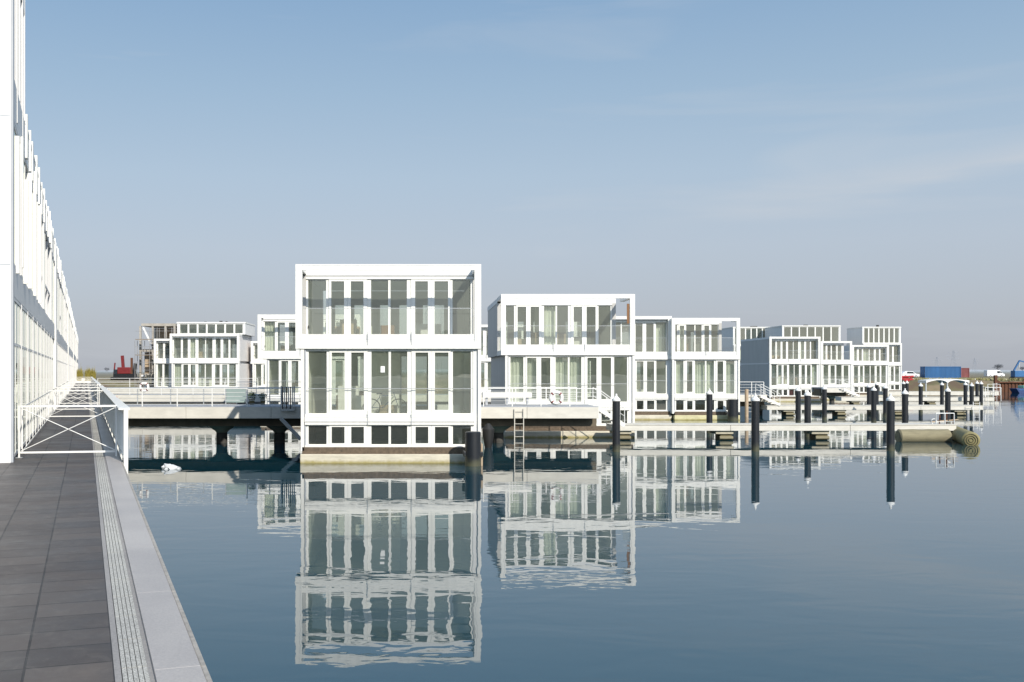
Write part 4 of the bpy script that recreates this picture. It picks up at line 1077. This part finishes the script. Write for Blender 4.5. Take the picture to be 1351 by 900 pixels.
# white arched canopy
D=150
t=thing('arched_canopy','low white canopy with two shallow arches before the earth bank','canopy',(PX(1222,D),D,0))
Lc=PX(1279,D)-PX(1222,D); zt=PZ(500.5,D); zb=PZ(505.5,D)
n=24; top=[];bot=[]
for i in range(n+1):
    f=i/n; x=Lc*f; ztp=PZ(502,D)+(.25*sin(pi*f)); a=abs(sin(2*pi*f))**.6; top.append((x,ztp)); bot.append((x,min(ztp-.12,zb+(ztp-.14-zb)*a)))
for i in range(n):
    pass
q=MB()
for i in range(n):
    (x0_,a0),(x1_,a1)=top[i],top[i+1]; (_,c0),(_,c1)=bot[i],bot[i+1]
    k=len(q.v); q.v+=[(x0_,0,c0),(x1_,0,c1),(x1_,0,a1),(x0_,0,a0),(x0_,2.5,c0),(x1_,2.5,c1),(x1_,2.5,a1),(x0_,2.5,a0)]
    q.f+=[(k,k+1,k+2,k+3),(k+7,k+6,k+5,k+4),(k+3,k+2,k+6,k+7),(k+4,k+5,k+1,k)]
q.f+=[(0,3,7,4)]; q.build('roof','rail_white',t)
for x in (.05,Lc/2,Lc-.1): B(x-.08,x+.08,.1,.3,-1,zb+.05).build('post','galvanised',t)
# sheet piles, blue machine, boat
D=168
t=thing('sheet_pile_wall','rusty sheet pile wall at the right edge of the far bank','wall',(PX(1312,D),D,0))
q=MB(); x=0; L=PX(1375,D)-PX(1312,D)
while x<L: q.box(x,x+.3,0,.12,-1,1.7+.15*sin(x*3)); q.box(x+.3,x+.6,.12,.24,-1,1.7); x+=.6
q.build('sheets','rust',t); B(-.1,.35,-.3,.1,-1,2.8).build('end_post','rust',t); MB().bar((0,-.15,1.6),(L,-.15,1.6),.2,.2).build('waling','rust',t)
t=thing('work_boat','small blue and green work boat moored at the rusty sheet piles','boat',(PX(1331,160),158,0))
MB().prism([(0,.75),(.6,-.2),(6,-.2),(6.4,.95),(6.2,.95),(5.9,.72)],0,2).build('hull','blue_dark',t,bevel=.04); B(1.3,5.8,.2,1.8,.76,1.2).build('deckhouse','green_boat',t,bevel=.05); B(1.5,5.6,.18,.2,.9,1.08).build('window_band','rail_white',t); B(.4,6.2,-.03,-.001,.45,.6).build('fender_strip','blue_paint',t)
t=thing('crane','blue lattice crane at the right edge of the far shore','crane',(PX(1341,190),190,1.9))
B(-.9,1.8,-.8,.8,0,.5).build('track','black_rubber',t,bevel=.1); B(-.7,1.6,-.7,.7,.501,1.7).build('cab','blue_paint',t,bevel=.05); MB().bar((-.5,0,1.7),(.6,0,3.6),.25,.25).build('boom','blue_paint',t); MB().bar((.6,0,3.6),(3.2,0,2.9),.22,.22).build('boom','blue_paint',t); MB().bar((.4,0,1.7),(.6,0,3.5),.12,.12).build('ram','galvanised',t)
# scattered rubble on the bank as things too small: earth heap
r=random.Random(21)
mb=MB()
for k in range(260):
    x=PX(r.uniform(1195,1335),180); y=r.uniform(173,200); s=r.uniform(.12,.45); z=1.9 if y>180 else 1.3
    mb.lathe([(s,-.2),(s*.9,s*.3),(s*.4,s*.6)],6,(0,0)); 
    for i in range(len(mb.v)-18,len(mb.v)): v=mb.v[i]; mb.v[i]=(v[0]+x,v[1]+y,v[2]+z+r.uniform(-.03,.03))
o=mb.build('rubble','embank_stone'); o['kind']='stuff'; tag(o,'scattered rubble and clods over the brown earth bank','rubble')

# rough grass tufts on the bank
gt = MB(); r = random.Random(33)
for k in range(1500):
    x = PX(r.uniform(1190,1345),182); y = r.uniform(174,192); hh = r.uniform(.15,.6); z = 1.0 if y < 176 else 1.75; a = r.uniform(0,pi); w_ = r.uniform(.1,.35)
    gt.quad((x-w_*cos(a),y-w_*sin(a),z),(x+w_*cos(a),y+w_*sin(a),z),(x+w_*.3,y+.1,z+hh),(x-w_*.4,y,z+hh*.8))
mat('dry_grass', (.26,.24,.10), .9, var=.5, scale=3)
o = gt.build('grass', 'dry_grass'); o['kind'] = 'stuff'; tag(o, 'dry rough grass growing over the brown earth bank', 'grass')
# bare tree
def bare_tree(label,X,D,z,H,seed):
    r=random.Random(seed); t=thing('bare_tree',label,'tree',(X,D,z),0); tr=MB(); cr=MB()
    tr.tube((0,0,-.3),(0,0,H*.35),H*.03,H*.022,k=8); tr.build('trunk','bark_haze',t)
    def grow(p,d,l,rad,lv):
        q=p+d*l; cr.tube(tuple(p),tuple(q),rad,rad*.6,k=4,cap=False)
        if lv==0: return
        for k in range(4):
            nd=(d+Vector((r.gauss(0,.5),r.gauss(0,.5),r.gauss(.05,.3)))).normalized(); grow(p+d*l*r.uniform(.5,1),nd,l*.72,rad*.6,lv-1)
    for k in range(7):
        a=k*.9; grow(Vector((0,0,H*.28)),Vector((cos(a)*.5,sin(a)*.5,.9)).normalized(),H*.24,H*.012,4)
    cr.build('crown','bark_haze',t)
bare_tree('round bare tree on the horizon above the white van',PX(1317,480),480,2.1,6.2,3)
bare_tree('small bare tree on the horizon at the right edge',PX(1349,600),600,2.3,5.0,5)
bare_tree('small bare tree on the horizon between the quay end and the red machine',PX(141,500),500,2.2,4.0,8)
def pylon(label,X,D,H):
    t=thing('pylon',label,'pylon',(X,D,2.5),0,'power pylons on the horizon'); q=MB(); b_=H*.12
    for sx_ in(-1,1):
        for sy_ in(-1,1): q.tube((sx_*b_,sy_*b_,0),(sx_*b_*.15,sy_*b_*.15,H),.16,k=4)
    for k in range(8):
        f=k/8; g_=(k+1)/8; w0=b_*(1-.85*f); w1=b_*(1-.85*g_)
        for s in(-1,1): q.tube((s*w0,-w0,H*f),(-s*w1,-w1,H*g_),.1,k=4)
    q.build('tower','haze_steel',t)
    for k,(z,L) in enumerate(((.62,.30),(.75,.38),(.9,.25))): MB().tube((-L*H,0,z*H),(L*H,0,z*H),.14,k=4).tube((-L*H,0,z*H),(0,0,z*H+H*.06),.1,k=4).tube((L*H,0,z*H),(0,0,z*H+H*.06),.1,k=4).build('cross_arm','haze_steel',t)
pylon('faint tall power pylon on the horizon above the blue container',PX(1258,1300),1300,28)
pylon('faint smaller power pylon on the horizon right of the blue container',PX(1286,1700),1700,24)
pylon('faint smaller power pylon on the horizon left part above the blue container',PX(1236,1650),1650,25)
